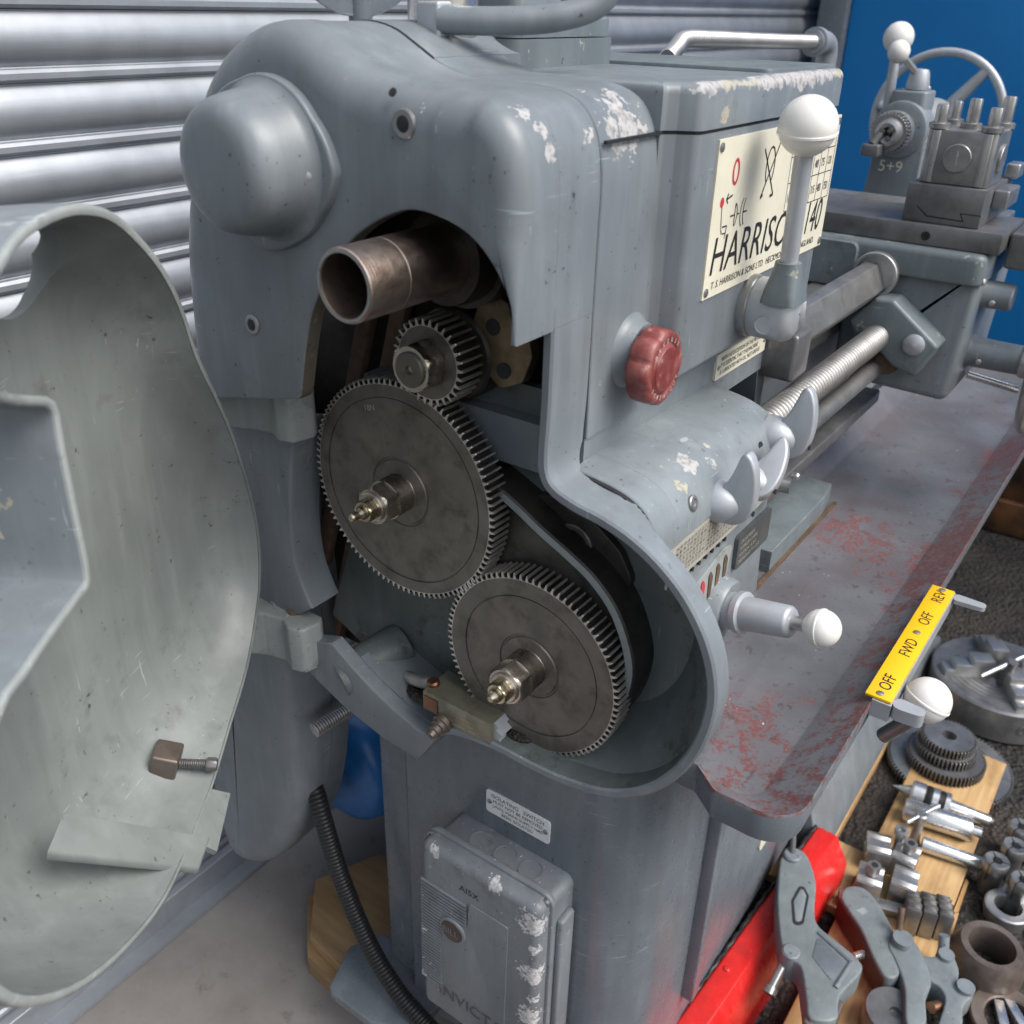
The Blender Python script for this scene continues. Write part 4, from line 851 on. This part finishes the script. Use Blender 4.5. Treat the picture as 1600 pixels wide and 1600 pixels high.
mk('oil_nut', G().rev([(0,4),(6,4),(7,2)], (655,-212,890), (-.3,-1,.2), 14), 'steel', ap)
sd_ = part('saddle', G().prism(fillet([(640,-216),(850,-216),(850,140),(640,140)], 14, 5), 'z', 886, 920, 3, 8, 4), 'paint_bed')
mk('way_wiper', G().prism(fillet([(-80,866),(-80,916),(-20,916),(-20,866)], 8, 3), 'x', 630, 641), 'paint_bed', sd_)
mk('felt_ring', G().rev([(0,26),(8,26),(9,25),(9,22),(4,21),(4,.1)], (640,-104,884), (-1,0,0), 36, False), 'steel', sd_)
part('control_shaft', G().prism(fillet([(-118,870),(-106,896),(-92,898),(-86,888),(-92,860),(-108,856)], 3, 3), 'x', 372, 640), 'steel_d')
part('shaft_bracket', G().box(352, 392, -122, -80, 838, 884, 4), 'iron')
cs = part('cross_slide', G().prism([(-224,920.5),(-224,943),(160,943),(160,920.5)], 'x', 652, 770), 'iron', bevel=1.5)
mk('gib_screw', G().rev([(0,5),(1.4,5),(1.4,2.8),(.2,2.6),(.2,.1)], (651.8,-146,931), (-1,0,0), 20, False), 'black', cs)
mk('slide_back', G().box(770, 850, -200, 160, 920.5, 938, 2), 'steel_d', cs); mk('end_block', G().box(690,760,-300,-225,900,940,4), 'iron', cs)
cp = part('compound_slide', G().prism([(-196,943.5),(-196,984),(-114,984),(-114,943.5)], 'x', 660, 800), 'iron', bevel=1.5)
mk('dovetail', G().add([(659.6,y,z) for y, z in ((-196,957),(-176,957),(-180,949),(-140,950),(-128,960),(-128,961),(-141,951.4),(-178,950.4),(-174,958),(-196,958))], [tuple(range(10))]), 'black', cp)
mk('side_clamp', G().box(700,760,-212,-196,960,980,2), 'steel_d', cp); mk('stop', G().box(770,800,-205,-190,984,1000,2), 'steel', cp)
tp = part('toolpost', G().prism(fillet([(668,-193),(742,-193),(742,-121),(668,-121)], 6, 3), 'z', 984.5, 1040, 1, 1.5), 'steel_d')
for o, d in (((667.6,-157,1012), (-1,0,0)), ((705,-193.4,1012), (0,-1,0))):
    c_ = mk('cam_disc', G().rev([(-1,15),(2,15),(3,14),(3,.1)], o, d, 32, False), 'steel_d', tp)
mk('slot_mark', G().box(664,664.8,-158,-156.4,1006,1020), 'chrome', tp)
for y in (-184,-131): mk('bright_corner', G().box(666,672,y-4,y+4,985,1039,1), 'steel', tp)
for x, y, h in ((676,-130,10),(700,-157,16),(676,-184,10),(734,-184,18),(734,-130,10)):
    b = mk('tool_bolt', G().hexa((x,y,1040), (0,0,1), 5, 14+h, 12, .2), 'steel', tp); mk('washer', G().rev([(0,11),(5,11),(6,9)], (x,y,1040), (0,0,1), 24), 'steel_d', b)
# thread dial / leadscrew guard bracket on the apron
fg = part('screw_guard', G().prism(fillet([(-90,832),(-116,864),(-136,865),(-194,822),(-176,782),(-148,790),(-128,806),(-100,818)], 5, 4), 'x', 612, 652, 5, 0, 4), 'paint_bed')
mk('guard_screw', G().rev([(0,12),(3,12),(6,8),(7,.1)], (612,-168,820), (-1,0,0), 28, False), 'alu', fg)
part('worm', G().ribtube([(622,-140,790),(660,-136,784)], 13, 6, .22, 18), 'rusty')
for (x, z, r_, l_) in ((700,868,16,34),(716,795,18,60)):
    s_ = part('apron_boss', G().rev([(0,r_+4),(6,r_),(l_,r_-1),(l_+2,r_-3)], (x,-208,z), (0,-1,0), 30), 'paint'); capscrew('pin', (x-r_+1,-225,z-6), (-1,-.2,0), 3.4, 'steel', s_, False, 2)
hw = part('apron_handwheel', G().rev([(0,19),(4,20),(20,18),(22,30),(30,30),(32,10)], (716,-268,795), (0,-1,0), 36), 'steel')
mk('rim', G().tube([(716+72*math.cos(2*math.pi*k/48), -292, 795+72*math.sin(2*math.pi*k/48)) for k in range(49)], 10, 16), 'steel', hw)
for k in range(3): a_ = k*2*math.pi/3+.4; mk('spoke', G().tube([(716,-290,795),(716+68*math.cos(a_),-292,795+68*math.sin(a_))], 8, 12), 'steel', hw)
mk('crank_rod', G().cyl((730,-212,762), (742,-270,752), 5, 16), 'chrome', ap)
# ------------------------------------------------------------------ tailstock
ts = part('tailstock', G().prism(fillet([(-48,864),(42,864),(34,930),(32,1000),(-38,1000),(-40,930)], 6, 3), 'x', 1010, 1180, 4, 4), 'paint')
mk('barrel', G().rev([(1040,38),(1046,37),(1130,36),(1180,33),(1186,28)], (0,0,1002), (1,0,0), 48), 'paint_worn', ts)
mk('front_collar', G().rev([(1003,32),(1005,37),(1009,39),(1041,39),(1043,36)], (0,0,1002), (1,0,0), 48), 'paint', ts); mk('clamp_pad', G().prism(fillet([(1010,-28),(1062,-28),(1062,22),(1010,22)], 8, 3), 'z', 1024, 1053, 0, 3), 'paint', ts)
mk('quill', G().rev([(982,22),(1006,22)], (0,0,1002), (1,0,0), 36), 'steel', ts)
dc = mk('drill_chuck', gear_geo(34, 27.5, 12, 958, 14, c=(0,1002)), 'steel_d', ts)
mk('chuck_nose', G().rev([(950,8),(948,13),(950,17),(960,20)], (0,0,1002), (1,0,0), 36, False), 'steel', ts)
mk('chuck_body', G().rev([(969,27),(972,28),(985,27),(990,22)], (0,0,1002), (1,0,0), 40), 'steel', ts)
for k in range(3): a_ = k*2.094+.3; mk('chuck_jaw', G().cyl((944,6*math.cos(a_),1002+6*math.sin(a_)), (960,6*math.cos(a_),1002+6*math.sin(a_)), 3.2, 12), 'iron', ts)
mk('chuck_key', G().box(930,952,2,26,972,988,2).cyl((940,14,988),(946,8,1002),6,14), 'iron', ts)
lvh = mk('lock_hub', G().rev([(0,15),(6,16),(22,13),(26,11),(27,1)], (1034,-6,1054), (0,0,1), 28), 'alu', ts)
mk('lock_rod', G().cyl((1034,-6,1070), (1000,14,1098), 5, 16), 'steel', ts); mk('lock_ball', G().sphere((996,18,1102), 15, 28), 'white', ts)
mk('clamp_rod', G().cyl((1040,30,960), (1048,36,1100), 7, 18), 'alu', ts); mk('clamp_ball', G().sphere((1049,37,1118), 21, 28), 'white', ts)
wh = mk('tail_wheel', G().tube([(1205, 96*math.cos(2*math.pi*k/56), 1002+96*math.sin(2*math.pi*k/56)) for k in range(57)], 6.5, 16), 'alu', ts)
for k in range(3): a_ = k*2.094+.15; mk('spoke', G().tube([(1205,0,1002),(1205,92*math.cos(a_),1002+92*math.sin(a_))], [12,8], 12), 'alu', ts)
mk('oil_cup', G().rev([(0,4),(8,4),(10,2)], (1120,0,1044), (0,0,1), 14), 'steel', ts)
text('5+9', 22, (1009.6-0.2, 20, 945), (0,-1,0), (0,0,1), 'cream', ts, 'paint_mark', .3)
# ------------------------------------------------------------------ conduit over the headstock
cd_ = part('cable_conduit', G().ribtube(catmull([(470,100,1104),(512,112,1112),(545,120,1119),(600,121,1119),(800,121,1114),(950,121,1111)], 10), 8.5, 6, .2, 16), 'steel')
mk('elbow', G().tube(catmull([(940,121,1111),(985,121,1110),(1003,121,1098),(1006,121,1060)], 6), 15, 20).rev([(0,19),(12,19)], (944,121,1111), (1,0,0), 24), 'galv', cd_)
# ------------------------------------------------------------------ start lever plate on the tray edge
yp = part('switch_legend_plate', G().prism([(209,-299),(425,-299),(425,-277),(209,-277)], 'z', 635, 637.5), 'yellow', bevel=.5)
for t, x in (('OFF',222),('FWD',282),('OFF',344),('REV',392)): text(t, 15, (x, -293.5, 637.7), (1,0,0), (0,1,0), 'ink', yp, sx=.92, shear=.1, ex=.1)
for x in (215,327,419): capscrew('rivet', (x,-288,637.5), (0,0,1), 3.2, 'steel_d', yp, False, 1.4)
mk('bracket', G().prism([(207,-300),(427,-300),(427,-284),(207,-284)], 'z', 618, 634.6).prism(fillet([(413,-300),(427,-300),(425,-330),(415,-330)], 4, 3), 'z', 630, 634.5).prism(fillet([(207,-300),(224,-300),(221,-326),(209,-326)], 6, 3), 'z', 622, 634.5), 'alu', yp)
bl = part('start_lever', G().sphere((250,-321,624), 20, 40).rev([(-1.3,20),(-.8,20.6),(.8,20.6),(1.3,20)], (250,-321,624), (-.3,.25,-.8), 44, False), 'white')
mk('arm', G().cyl((252,-322,612), (262,-292,560), 7, 18), 'steel_d', bl)
part('inspection_plate', G().prism(fillet([(395,205),(425,205),(425,258),(395,258)], 12, 5), 'y', -167.5, -164.5), 'cream')
M['paint_tool'] = paint('tool_casting_paint', (.185,.215,.228), .42, .70, .68, grime=.6, bumps=.5)
# ------------------------------------------------------------------ timber, red beam
def thing(name, label, cat, g, mat, group=None, **k): return tag(mk(name, g, mat, **k), label, cat, group)
thing('wood_plank', 'long pale wooden plank carrying most of the loose lathe tools', 'plank', G().box(300,1010,-386,-256,2,22,2), 'wood')
thing('wood_board', 'short pale board jutting from under the red beam to the tool plank', 'board', G().box(545,672,-254.5,-120,2,19,2), 'wood')
thing('wood_strip', 'thin splintered wooden strip along the right edge of the tool plank', 'strip', G().prism([(470,-388),(640,-388),(645,-395),(480,-400)], 'z', 1, 16).prism([(645,-388),(720,-388),(716,-393),(650,-394)], 'z', 1, 12), 'wood')
thing('wood_skid', 'wooden skid under the grey lathe plinth', 'skid', G().box(585,1260,-206,-150,1,24,2), 'wood')
part('plinth', G().prism([(-170,150),(-200,60),(-204,24.5),(-60,24.5),(-60,150)], 'x', 590, 1250, 2, 2), 'paint')
wb = empty('wood_block', (90, 215, 0), 0, 'sawn softwood pallet block under the back of the lathe', 'wood block')
mk('block', G().prism([(24,214),(66,180),(190,180),(190,300),(96,352),(30,282)], 'z', 1, 40, .6, .6), 'wood2', wb)
mk('top_board', G().prism([(34,208),(84,168),(200,168),(200,310),(112,350),(44,290)], 'z', 40.5, 60, .6, .6), 'wood2', wb)
rb = empty('red_beam', (330, -200, 0), 0, 'bright red painted steel beam along the foot of the lathe stand', 'beam')
gr = G(); dxy = Vector((.9978,-.0663,0)); nxy = Vector((-.0663,-.9978,0)); o0 = Vector((0,-147,0))
gr.rings([[o0+dxy*t+nxy*a+Vector((0,0,z)) for a, z in ((2,4),(2,96),(6,100),(34,100),(56,60),(56,4))] for t in (-300,0,200,400,592,598)]); mk('beam', gr, 'red', rb, bevel=1.5)
mk('weld_seam', G().tube([o0+dxy*t+nxy*(1.5+.8*math.sin(t*.3))+Vector((0,0,99+1.2*math.sin(t*.9))) for t in range(-100,598,6)], 2.6, 8), 'rubber', rb)
mk('rivet', G().rev([(0,4),(2,4),(3,2)], o0+dxy*300+nxy*16+Vector((0,0,100)), (0,0,1), 14), 'red', rb)
# ------------------------------------------------------------------ gears lying in a stack
for nm, c, r, n, z, h, lb, mt_ in (('change_gear', (955,-306), 101, 90, 8, 13, 'widest thin change gear at the bottom of the gear stack', 'steel_d'),
    ('change_gear', (950,-297), 64, 60, 21.5, 19, 'second largest change gear, lying on the widest one', 'iron'), ('change_gear', (953,-294), 49, 46, 41, 16, 'change gear second from the top of the gear stack', 'steel_d'), ('change_gear', (957,-293), 44.5, 44, 57.5, 15, 'smallest change gear, with a keyed hole, on top of the stack', 'steel_d')):
    gg = gear_geo(n, r, h, 0, 12, groove=r*.72 if r > 60 else None, c=(0,0), ax='z')
    gg.v = [(x+c[0], y+c[1], z+h-zz) for x, y, zz in gg.v]; tag(mk(nm, gg, mt_, mat2='oily2'), lb, 'gear', 'change gears stacked on the ground')  # tooth gaps shaded by the dark second material here too
# ------------------------------------------------------------------ chuck with key
CX, CYY = 1198., -328.
ch = empty('lathe_chuck', (CX, CYY, 0), 0, 'large grey lathe chuck lying face up beside the yellow legend plate', 'chuck')
pr = [(2,60),(2,116),(6,120),(66,120),(70,117)]+[q for k in range(7) for q in ((70,114-k*11),(70,104.6-k*11),(69.1,104.3-k*11),(69.1,103.4-k*11))]+[(70,40),(66,20),(40,18),(40,.1)]
mk('body', G().rev(pr, (CX,CYY,0), (0,0,1), 72, False), 'steel_d', ch, sharp=15)
mk('badge', G().prism([(CX-10+p[0]*20, CYY+78+p[1]*10) for p in circle((0,0), 1, 28)], 'z', 70.5, 71.6), plain('green_badge', (.03,.12,.08), .4), ch)
for k in range(4):
    a = k*math.pi/2+.55; R = Matrix.Translation((CX,CYY,0)) @ Matrix.Rotation(a, 4, 'Z'); j = G().prism([(24,64),(108,64),(108,82),(92,82),(92,94),(62,94),(62,106),(24,106)], 'y', -15, 15)
    jj = mk('jaw', j.tf(R), 'steel', ch, bevel=1.5); mk('screw_hole', G().rev([(0,9),(1,9),(1,5),(-2,5),(-2,.1)], R @ Vector((120.2,0,36)), R.to_3x3() @ Vector((1,0,0)), 20, False), 'iron', ch)
ck = empty('chuck_key', (CX-30, CYY-6, 70), 0, 'steel tee handled key standing in the chuck centre', 'chuck key')
mk('shank', G().cyl((CX-24,CYY-2,41), (CX-40,CYY-14,128), 9, 20), 'iron', ck); mk('handle', G().cyl((CX-96,CYY+26,112), (CX+26,CYY-44,132), 4.5, 16), 'chrome', ck)
bc_ = tag(mk('blue_casting', G().box(1210,1290,-205,-150,2,52,10), 'paint_stand'), 'dark blue grey casting half hidden behind the yellow legend plate', 'casting')
# ------------------------------------------------------------------ turned tools on the plank
def axisthing(name, label, cat, p, q, parts, group=None):
    p = Vector(p); q = Vector(q); t = empty(name, p, 0, label, cat, group)
    for nm, prof, mt_ in parts: mk(nm, G().rev(prof, p, q-p, 36, False), mt_, t)
    return t
axisthing('live_centre', 'bright steel live centre with pointed tip and two black bands', 'live centre', (814,-246,43), (834,-396,37), (('point', [(0,.2),(22,9),(28,11),(28,.1)], 'steel'), ('head', [(28,.1),(28,17),(31,20.5),(48,20.5),(49,18.5)], 'chrome'), ('black_band', [(49,18.5),(51,20),(58,20),(59,18.5)], 'rubber'), ('middle_ring', [(58.5,18.5),(60,20.3),(69,20.3),(70,18.5)], 'chrome'), ('black_band', [(70,18.5),(71,19.8),(77,19.8),(78,18)], 'rubber'), ('rear_ring', [(78,18),(79,20),(86,20),(88,17),(88,9)], 'chrome'), ('taper_shank', [(88,11.8),(146,9.6),(147.5,8.5),(147.5,.1)], 'chrome'), ('drawn_end', [(147,7.5),(151,7),(151,.1)], 'iron')))
axisthing('taper_sleeve', 'short fat bright steel taper sleeve lying below the live centre', 'sleeve', (776,-276,40), (797,-392,40), (('sleeve', [(2,12),(0,14),(0,17),(2,18),(96,18),(98,16.5),(98,.1)], 'chrome'), ('bore', [(2,12),(30,11.5),(30,.1)], 'iron'), ('tang', [(98,8.5),(112,8),(113,7),(113,.1)], 'chrome')))
axisthing('taper_arbor', 'slim bright taper arbor pointing at the collets', 'arbor', (726,-318,34), (742,-408,32), (('shank', [(0,10),(0,12),(84,10.5),(86,9),(86,.1)], 'chrome'), ('tail', [(85,7),(92,6.5),(92,.1)], 'iron')))
tw = empty('tap_wrench', (728,-306,22), 0, 'small steel tap wrench standing upright with a slanted cross bar', 'tap wrench')
mk('body', G().rev([(0,9),(8,9),(9,7.5),(52,7),(54,9.5),(64,9.5),(66,7),(66,.1)], (728,-306,22), (0,0,1), 28, False), 'steel_d', tw); mk('cross_bar', G().cyl((700,-292,84), (762,-322,86), 3.2, 14), 'chrome', tw)
# quick change tool holders
th_l = ('quick change tool holder nearest the grey steady casting', 'quick change tool holder beside the chevron topped jaws', 'quick change tool holder at the back of the group near the live centre', 'quick change tool holder standing against the tap wrench')
for (x, y, rz), lb in zip(((598,-276,.18),(622,-318,.12),(664,-268,.30),(672,-306,.0)), th_l):
    t = local(empty('tool_holder', (x,y,22.2), rz, lb, 'tool holder', 'tool holders on the plank'))
    mk('body', G().prism([(-24,0),(24,0),(24,9),(8,9),(8,20),(24,20),(24,31),(15,35),(10,31),(-3,31),(-9,36),(-16,32),(-24,36)], 'y', -17, 17), 'steel', t, bevel=.9)
    for k in range(3): mk('clamp_screw', G().rev([(0,3.4),(.5,3.4),(.5,.1)], (-16+k*16, -17, 25), (0,-1,0), 14, False), 'black', t)
    if lb.endswith('jaws') or 'back' in lb: continue
    mk('height_nut', knurl(G(), (5,-2,33), (0,0,1), 0, 16, 9, 30, 6), 'steel_d', t); mk('nut_bore', G().rev([(0,5),(.4,5),(.4,.1)], (5,-2,49), (0,0,1), 16, False), 'black', t)
t = empty('screw_jack', (690,-290,22), 0, 'small steel pillar with a ring top between the tool holders', 'pillar'); mk('pillar', G().rev([(0,9),(6,9),(7,6.5),(44,6.5),(46,10),(54,10),(54,5),(48,5),(48,.1)], (690,-290,22), (0,0,1), 26, False), 'steel', t)
thing('parallel_bar', 'flat dark steel bar under the front tool holders', 'bar', G().box(-62,62,-9,9,0,14,1).tf(Matrix.Translation((577,-306,22.3)) @ Matrix.Rotation(-1.25, 4, 'Z')), 'steel_d')
jl = ('spare serrated chuck jaw on the tool holder side', 'spare serrated chuck jaw in the middle of the three', 'spare serrated chuck jaw on the asphalt side')
for k in range(3):
    c = Vector((590+k*8, -338-k*19, 22.2)); P = [(-34,0),(34,0),(34,14),(22,30),(22,24),(8,40),(8,33),(-8,48),(-8,40),(-24,52),(-24,44),(-34,50)]
    thing('spare_jaw', jl[k], 'chuck jaw', G().prism(P, 'y', -9, 9).tf(Matrix.Translation(c) @ Matrix.Rotation(.25, 4, 'Z')), 'steel_d', 'three spare chuck jaws side by side', bevel=.8)
# collets, rings
for (x, y), lb in zip(((731,-418),(778,-434),(824,-434),(716,-456)), ('split steel collet standing nearest the taper arbor', 'split steel collet standing behind the nearest one', 'dark round collet standing farthest back at the picture edge', 'split steel collet cut off by the right picture edge')):
    t = empty('collet', (x,y,0), 0, lb, 'collet', 'collets standing on the asphalt'); mk('body', G().rev([(1,14),(1,15),(40,15),(44,17.5),(60,17.5),(62,16),(61,7),(50,6),(50,.1)], (x,y,0), (0,0,1), 36, False), 'steel_d', t)
    for k in range(3): a = k*2.094+.6; mk('slit', G().box(6,17.8,-.7,.7,30,62.1).tf(Matrix.Translation((x,y,0)) @ Matrix.Rotation(a, 4, 'Z')), 'black', t)
def ringthing(name, label, c, prof, mat, cat): return thing(name, label, cat, G().rev(prof, (*c, 0), (0,0,1), 56, False), mat)
ringthing('spacer_ring', 'small bright steel spacer ring on the asphalt', (690,-449), [(1,20),(1,27),(16,31),(26,31),(28,29),(28,19),(26,18),(1,18),(1,20)], 'steel', 'ring')
ringthing('threaded_ring', 'thick brown turned iron ring standing on the asphalt', (584,-444), [(1,38),(1,46),(5,48),(8,46),(10,48),(30,48),(46,41),(50,39),(50,30),(48,29),(1,29),(1,38)], 'ring_iron', 'ring')
ringthing('back_plate_ring', 'flat rusty iron ring at the lower right corner', (516,-490), [(1,32),(1,50),(12,50),(14,48),(14,34),(12,32),(1,32)], 'ring_iron', 'ring')
for k, (x, y, rz) in enumerate(((516,-480,.4),(530,-496,.7))): thing('tool_bit', ('square bright tool bit lying inside the flat rusty ring','square bright tool bit by the far side of the flat ring')[k], 'tool bit', G().box(-24,24,-6,6,1,12,.5).tf(Matrix.Translation((x,y,0)) @ Matrix.Rotation(rz, 4, 'Z')), 'chrome')
thing('iron_disc', 'dark iron disc cut off by the bottom edge beside the steady', 'disc', G().rev([(22.3,.1),(22.3,35),(24,37),(58,37),(61,35),(61,8),(56,7),(56,.1)], (398,-368,0), (0,0,1), 44, False), 'iron')
thing('black_pipe', 'short black pipe end at the right edge behind the brown ring', 'pipe', G().cyl((640,-500,17), (590,-540,17), 16, 28), 'rubber')
# ------------------------------------------------------------------ steady castings
sa = empty('travelling_steady', (380,-240,22), 0, 'grey cast travelling steady with an oval slot leaning over the red beam', 'steady')
A1 = catmull([(473,-178),(497,-187),(494,-206),(458,-231),(418,-244),(396,-256),(387,-282),(377,-313),(362,-322),(315,-312),(284,-318),(268,-294),(289,-281),(326,-260),(330,-238),(380,-210),(428,-191)], 4, True)
mk('casting', G().prism(A1, 'z', 103, 140, 3, 3, 3), 'paint_tool', sa)
mk('plate_border', G().tube([(384,-262,140),(367,-308,140),(322,-304,140)], 3.4, 10), 'paint', sa); mk('plate_recess', G().prism(fillet([(380,-262),(362,-303),(326,-299),(346,-267)], 4, 3), 'z', 139.6, 140.8, 0, .6, 2), 'paint_stand', sa)
mk('slot', G().prism(fillet([(446,-216),(430,-232),(384,-242),(374,-232),(410,-216)], 8, 4), 'z', 139.5, 140.7), 'black', sa); mk('slot_floor', G().prism(fillet([(440,-219),(428,-229),(388,-238),(380,-233),(410,-219)], 6, 4), 'z', 139.6, 141.2, 0, .5, 2), 'paint', sa)
mk('foot', G().prism(fillet([(318,-318),(268,-320),(262,-288),(306,-284)], 4, 3), 'z', 23, 134, 2, 2), 'ring_iron', sa); mk('foot_hole', G().rev([(0,6),(.6,6),(.6,.1)], (286,-304,134.2), (0,0,1), 18, False), 'black', sa)
mk('top_boss', G().cyl((480,-190,108), (480,-190,146), 13, 24, 12, 2), 'paint', sa); mk('adjusting_screw', G().tube([(480,-190,140),(490,-184,162),(500,-176,178)], 4, 14), 'iron', sa)
mk('lower_boss', G().cyl((336,-244,104), (336,-244,144), 12, 24, 11, 2), 'paint', sa); mk('lower_screw', G().cyl((330,-240,120), (300,-238,104), 5.5, 16).cyl((304,-238,106), (296,-238,102), 8, 16), 'steel_d', sa)
sb = empty('steady_half', (490,-300,22), 0, 'curved grey half of a fixed steady lying on the plank with a bolt through it', 'steady')
A2 = catmull([(520,-256),(542,-258),(553,-277),(541,-300),(516,-324),(489,-345),(447,-357),(431,-344),(452,-321),(482,-297),(503,-273)], 4, True)
mk('casting', G().prism(A2, 'z', 24, 72, 3, 3, 3), 'paint_tool', sb); mk('red_inside', G().wall(catmull([(431,-343),(452,-320),(482,-296),(503,-272),(519,-255)], 4), 'z', 30, 66, 1.2, .2), plain('dark_red_primer', (.07,.025,.025), .5), sb)
mk('bolt', G().ribtube([(452,-300,52),(474,-316,52)], 5.5, 2, .15, 14).cyl((500,-338,52), (520,-352,52), 8, 18), 'chrome', sb)
sc = empty('fixed_steady', (460,-390,22), 0, 'grey fixed steady casting with bronze tipped finger at the bottom right', 'steady')
A3 = catmull([(480,-332),(508,-340),(506,-358),(486,-377),(456,-393),(430,-393),(395,-402),(380,-384),(430,-367),(462,-346)], 4, True); A4 = catmull([(500,-371),(514,-387),(538,-396),(513,-416),(492,-421),(498,-436),(485,-441),(460,-434),(432,-439),(400,-432),(402,-416),(453,-414),(470,-403),(474,-386)], 4, True)
mk('body', G().prism(A3, 'z', 24, 74, 2, 3, 3), 'paint_tool', sc); mk('hinged_cap', G().prism(A4, 'z', 22.4, 58, 2, 2.5, 3), 'paint_tool', sc)
mk('boss', G().cyl((492,-346,30), (492,-346,84), 13, 22), 'paint', sc); mk('boss', G().cyl((486,-430,22.5), (486,-430,64), 11, 20), 'paint', sc); mk('bore_pad', G().cyl((520,-398,24), (520,-398,64), 10, 20), 'paint', sc); mk('bronze_tip', G().cyl((452,-409,46), (440,-402,50), 7, 18), metal('bronze_tip_metal', (.55,.30,.18), .4), sc); mk('screw', G().cyl((494,-341,70), (520,-332,104), 4.2, 14), 'rusty', sc)
mk('clamp_screw', G().cyl((530,-394,50), (540,-388,72), 7, 16), 'paint', sc)
